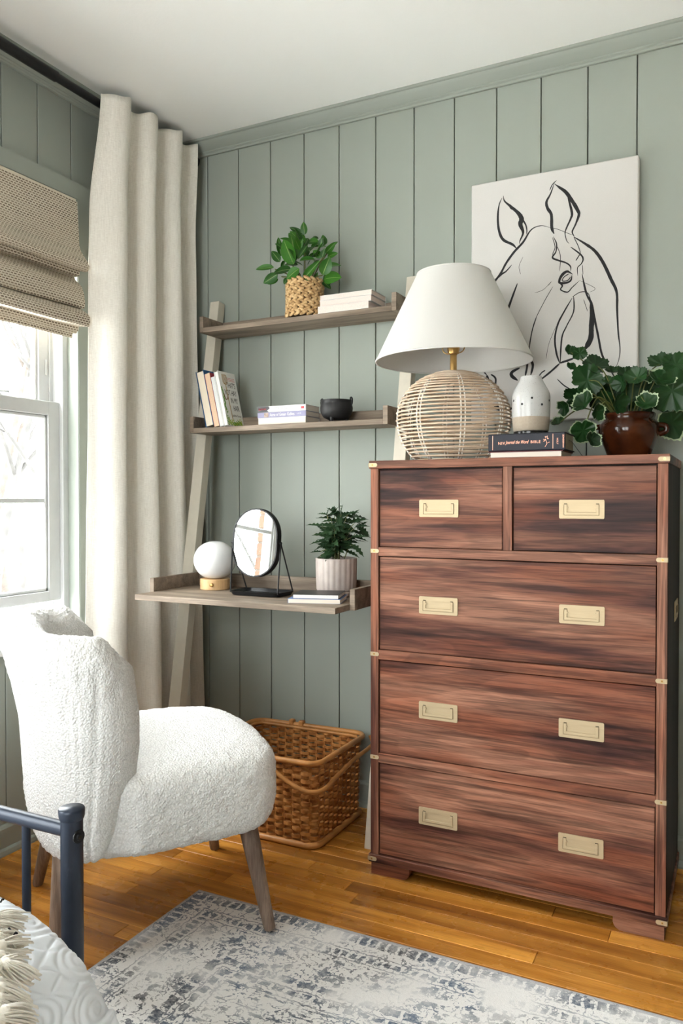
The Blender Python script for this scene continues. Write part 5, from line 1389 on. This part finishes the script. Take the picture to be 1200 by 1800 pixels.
obj('globe', MB().lathe([(max(r, 0), z) for r, z in gpf], BC, 56), M_OPAL, gl, smooth=True, ang=0)

MC = Vector((.628, -.358, Z3+.0005))
vm = thing('vanity_mirror', 'black framed oval tabletop mirror on a tray stand beside the globe lamp', 'mirror', tuple(MC))
def pill(w, h, n=18):
    r = w*.5*.98; out = []
    for cy, a0 in ((h/2-r, 0), (-h/2+r, 180)):
        for k in range(n+1):
            a = math.radians(a0+180*k/n); out.append((w/2*math.cos(a), cy+r*math.sin(a)))
    return out
def trayring(w, d, z, r=.018): return [(MC.x+a, MC.y+b, MC.z+z) for a, b in rrect(w, d, r, 5)]
tr = MB().grid([trayring(.160, .082, .0), trayring(.176, .098, .0015), trayring(.188, .110, .014), trayring(.184, .106, .0142), trayring(.172, .094, .0035), trayring(.02, .012, .0033, .004)], closed_v=True)
n_ = 24; tr.f.append(list(range(n_))[::-1]); tr.mi.append(0); tr.f.append([5*n_+k for k in range(n_)]); tr.mi.append(0)
obj('tray', tr, M_BLACK, vm, smooth=True, ang=40)
MM = Matrix.Translation((.6035, -.352, .9345)) @ Matrix.Rotation(math.radians(-2.8), 4, 'Z') @ Matrix.Rotation(math.radians(-4.5), 4, 'X') @ Matrix.Rotation(math.radians(90), 4, 'X')
# local: x right, y up, z towards the room
out_, inn = pill(.176, .222), pill(.166, .212); n = len(out_); m = MB(); m.M = MM
m.grid([[(x, y, -.012) for x, y in out_], [(x, y, .009) for x, y in out_], [(x*.99, y*.992, .0105) for x, y in out_], [(x, y, .0105) for x, y in inn], [(x, y, .0075) for x, y in inn]], closed_v=True)
m.f.append([k for k in range(n)]); m.mi.append(0)
obj('mirror_frame', m, M_BLACK, vm, smooth=True, ang=35)
m = MB(); m.M = MM; m.add([(x*1.002, y*1.002, .0085) for x, y in inn]+[(x*1.002, y*1.002, .006) for x, y in inn], [list(range(n)), [n+k for k in range(n)][::-1]]+[[k, (k+1) % n, n+(k+1) % n, n+k] for k in range(n)])
obj('mirror_glass', m, mat('silvered_mirror', (.90, .91, .90), .01, 1.0), vm)
for s in (-1, 1):
    px = .6035+s*.0915
    m = MB(); m.cyl((px-s*.006, -.352, .9345), (px+s*.003, -.352, .9345), .0045, seg=12); obj('pivot_screw', m, M_BLACK, vm, smooth=True)
    for dy in (-.048, .046):
        m = MB().tube([(px+s*.0005, -.352, .9345), (MC.x+s*.088, MC.y+dy, Z3+.010)], .0024, 8); obj('stand_rod', m, M_BLACK, vm, smooth=True)

NA = math.atan2(.0477, .1525)
def nb(name, label, w, d, z0, z1, ox, oy, cover, pages, over=.0):
    p0 = Vector((.8055, -.4955, 0)); ex = Vector((math.cos(NA), math.sin(NA), 0)); ey = Vector((-math.sin(NA), math.cos(NA), 0))
    t = thing(name, label, 'notebook', tuple(p0+ex*w*.5+ey*d*.5+Vector((0, 0, z0))), 'notebooks on the desk')
    M = Matrix(((ex.x, ey.x, 0, p0.x), (ex.y, ey.y, 0, p0.y), (0, 0, 1, 0), (0, 0, 0, 1)))
    m = MB(); m.M = M; m.box(ox, ox+w, oy, oy+d, z0+.0003, z0+.0009).box(ox, ox+w, oy+.0008, oy+d, z1-.0010, z1).box(ox, ox+.0015, oy, oy+d, z0+.0003, z1, .0004)
    obj('cover', m, cover, t, kind='stuff')
    q = MB(); q.M = M; q.box(ox+.0015, ox+w-.002, oy-.0002, oy+d-.002, z0+.0009, z1-.0010); obj('page_block', q, pages, t); return t
M_BLUEN = flat('cornflower_cover', (.12, .20, .42), .5); M_DKNB = flat('black_glossy_cover', (.016, .016, .016), .42, bump=.03)
nb('notebook', 'blue notebook with cream pages under the black notebook on the desk', .158, .128, Z3, Z3+.0135, 0, 0, M_BLUEN, M_PAGE)
nb('notebook', 'black covered notebook with white pages on top of the blue notebook', .138, .118, Z3+.0138, Z3+.0258, .014, .004, M_DKNB, flat('white_note_pages', (.72, .71, .70), .8, sc=300, bump=.2))

# ================================================================== metal bed frame, quilt, tasselled pillow
M_NAVYM = flat('navy_black_metal', (.020, .027, .043), .32, .25, var=.08, sc=60, bump=.08)
FP = Vector((1.0968, -1.6307, 0)); YB = -1.6307
bd_ = thing('metal_bed_frame', 'dark blue black metal bed footboard with a capped round post', 'bed', (.6, YB, 0))
obj('post', MB().cyl((FP.x, YB, .0103), (FP.x, YB, .604), .0166, seg=40), M_NAVYM, bd_, smooth=True)
obj('post_cap', MB().lathe([(0, .592), (.0172, .592), (.0185, .5945), (.0192, .598), (.0196, .604), (.0194, .6072), (.0180, .6092), (0, .6098)], (FP.x, YB, 0), 40), M_NAVYM, bd_, smooth=True, ang=60)
RZ = .5735
obj('top_rail', MB().cyl((.15, YB, RZ+.0005), (FP.x-.012, YB, RZ), .0112, seg=24), M_NAVYM, bd_, smooth=True)
for x in (1.000, .87, .74, .61, .48, .35): obj('spindle', MB().cyl((x, YB, .16), (x, YB, RZ), .0068, seg=18), M_NAVYM, bd_, smooth=True)
obj('low_rail', MB().cyl((.15, YB, .16), (FP.x-.012, YB, .16), .0112, seg=18), M_NAVYM, bd_, smooth=True)
obj('post', MB().cyl((.14, YB, .0005), (.14, YB, .604), .0166, seg=24), M_NAVYM, bd_, smooth=True)
bn = Vector((.985, -.17, 0)).normalized(); bc = Vector((FP.x, YB, .569))+bn*.0160
b1 = MB(); b1.tube([bc, bc+bn*.0022], .0098, 20); w1 = obj('bolt_washer', b1, M_BLACK, bd_, smooth=True)
obj('bolt', MB().tube([bc+bn*.002, bc+bn*.0055], [.0056, .0050], 16), M_BLACK, w1, smooth=True)
obj('bolt_socket', MB().tube([bc+bn*.0054, bc+bn*.0058], .0026, 6), M_SLOT, w1)

def b_quilt(g):
    g.base(g.mix(g.noise(g.co(), 14, 3), (.74, .78, .85), (.80, .84, .90))); g.bump(g.noise(g.co(), 900, 2), .25, .0006)
M_QUILT = mat('white_cotton_quilt', (.72, .74, .77), .85, build=b_quilt, Sheen_Weight=.2)
XS = [(.16, .507), (.6, .511), (.9, .511), (1.0, .5095), (1.047, .505), (1.115, .490), (1.165, .470), (1.205, .444), (1.238, .410), (1.262, .370), (1.280, .32), (1.292, .26), (1.300, .18), (1.302, .10)]
def quilt():
    pr = smoothpath([Vector((x, 0, z)) for x, z in XS], 26); L = [0]
    for a, b in zip(pr, pr[1:]): L.append(L[-1]+(b-a).length)
    i0 = next(i for i, p in enumerate(pr) if p.x > .86)
    NY = 250; rows = []
    R = random.Random(12); SP = []
    for gi in range(9):
        for gj in range(7):
            SP.append((-.05+.078*gi+R.uniform(-.012, .012)+(.039 if gj % 2 else 0), .02+.070*gj+R.uniform(-.01, .01), R.uniform(.026, .035), 1 if (gi+gj) % 2 else -1))
    for i in range(len(pr)):
        p = pr[i]; a = pr[max(0, i-1)]; b = pr[min(len(pr)-1, i+1)]; t = (b-a).normalized(); nrm = Vector((-t.z, 0, t.x))
        if nrm.z < -.2: nrm = -nrm
        row = []
        fine = i >= i0-4
        for j in range(NY+1):
            y = j/NY; ed = y*.40
            e = min(1, ed/.05); dr = (1-math.sqrt(max(0, 1-(1-e)**2)))*.05
            u = L[i]-L[i0]; h = 0
            if fine:
                d = 9
                for su, sv, sr, sg in SP:
                    du, dv = u-su, ed-sv; r = math.hypot(du, dv)
                    if r < sr:
                        ph = (r/.0112-sg*math.atan2(dv, du)/(2*PI)) % 1.0
                        d = min(d, abs(ph-.5)*.0112 if r > .006 else .01)
                    d = min(d, abs(r-sr))
                f = noise.noise(Vector((u*9, ed*9, 3))); d2 = abs(((u*.8+ed*1.1)/.034+f*.55) % 1-.5)*.034; d3 = abs(((u*1.2-ed*.7)/.040+f*.5) % 1-.5)*.040
                ins = any(math.hypot(u-su, ed-sv) < sr for su, sv, sr, sg in SP)
                if not ins: d = min(d, d2, d3)
                h = .0028*min(1, d/.005)**.6 + .0016*noise.noise(Vector((u*55, ed*55, 1))) + .004*noise.noise(Vector((u*11, ed*11, 7)))
            q = p+nrm*(h-dr*(1 if nrm.z > .5 else .6)); row.append((q.x, -1.690-ed*1.35, q.z))
        row.append((row[-1][0], -2.46, row[-1][2])); rows.append(row)
    # the far hem hangs straight down from the first line of every row
    for k, row in enumerate(rows):
        x, y, z = row[0]; row.insert(0, (x, y+.0, max(.06, z-.34 if pr[k].x < 1.2 else min(z, .06+.0))))
    return MB().grid(rows)
qt = thing('quilt', 'pale blue white quilted bedspread with stitched scrolls over the bed corner', 'bedspread', (.7, -2.1, 0))
q = obj('quilt_cloth', quilt(), M_QUILT, qt, smooth=True, ang=0)
md = q.modifiers.new('thick', 'SOLIDIFY'); md.thickness = .004; md.offset = -1
obj('mattress', MB().box(.18, 1.02, -2.5, -1.78, .24, .47, .06), M_QUILT, qt)

M_TUFT = flat('cream_yarn', (.92, .885, .82), .9, var=.05, sc=150, bump=.3); M_YBLK = flat('black_yarn', (.02, .02, .025), .9)
ZP = .545
e0, e1 = pt(2, 1600, Z=ZP), pt(2, 1800, Z=ZP)
ev = (e1-e0).normalized(); el = Vector((ev.y, -ev.x, 0)); el = el if el.x < 0 else -el
pc = e0.lerp(e1, .6)+el*.205
pil = thing('tassel_pillow', 'cream throw pillow with chunky yarn tassels at the bed corner', 'pillow', (pc.x, pc.y, .515))
m = MB(); rows = []
for i in range(33):
    row = []
    for j in range(33):
        a, b = -1+2*i/32, -1+2*j/32
        row.append((a, b))
    rows.append(row)
for s in (1, -1):
    m.grid([[pc+el*(a*.2*(1-.06*(1-b*b)*abs(a)))+ev*(b*.2*(1-.06*(1-a*a)*abs(b)))+Vector((0, 0, (.070 if s > 0 else -.030)*((1-a**4)*(1-b**4))**.45+.008)) for a, b in r] for r in rows])
obj('cushion', m, M_TUFT, pil, smooth=True, ang=0)
TU = [((2, 1612), (38, 1617)), ((0, 1630), (31, 1645)), ((2, 1646), (24, 1656)), ((10, 1662), (49, 1663)), ((6, 1684), (26, 1699)), ((16, 1692), (41, 1701)), ((22, 1700), (59, 1723)), ((2, 1704), (24, 1722)), ((3, 1733), (22, 1753)), ((10, 1744), (45, 1768)), ((0, 1772), (25, 1792)), ((18, 1780), (55, 1791)), ((0, 1660), (18, 1676)), ((4, 1760), (24, 1774)), ((8, 1796), (46, 1806))]
R = random.Random(6)
for n, (b, t) in enumerate(TU):
    B = pt(*b, Z=ZP+.012); T = pt(*t, Z=ZP-.010); ax = (T-B); Ln = ax.length; ax.normalize(); B = B-ax*.012
    m = MB()
    for k in range(46):
        a = R.uniform(0, 2*PI); r0 = R.uniform(0, .0045); r1 = R.uniform(.002, .0125)
        e1_ = ax.orthogonal().normalized(); e2_ = ax.cross(e1_); dv = e1_*math.cos(a)+e2_*math.sin(a)
        p0 = B+dv*r0; p2 = B+ax*(Ln+.012)*R.uniform(.82, 1.08)+dv*r1; p1 = p0.lerp(p2, .5)+dv*.003
        if p2.z < .518: p2.z = .518+R.uniform(0, .004)
        m.tube(smoothpath([p0, p1, p2], 3), .00105, 4)
    m.ell(B+ax*.004, (ax*.007, ax.orthogonal().normalized()*.0062, ax.cross(ax.orthogonal().normalized())*.0062), 8, 6)
    obj('tassel', m, M_TUFT, pil, smooth=True, ang=0, kind='stuff')
for b, t in (((0, 1641), (8, 1635)), ((13, 1633), (20, 1637)), ((1, 1586), (7, 1581)), ((25, 1643), (30, 1641))):
    B = pt(*b, Z=ZP+.008); T = pt(*t, Z=ZP+.012); obj('black_knot', MB().tube([B, B.lerp(T, .5)+Vector((0, 0, .002)), T], .0013, 6), M_YBLK, pil, smooth=True, ang=0)
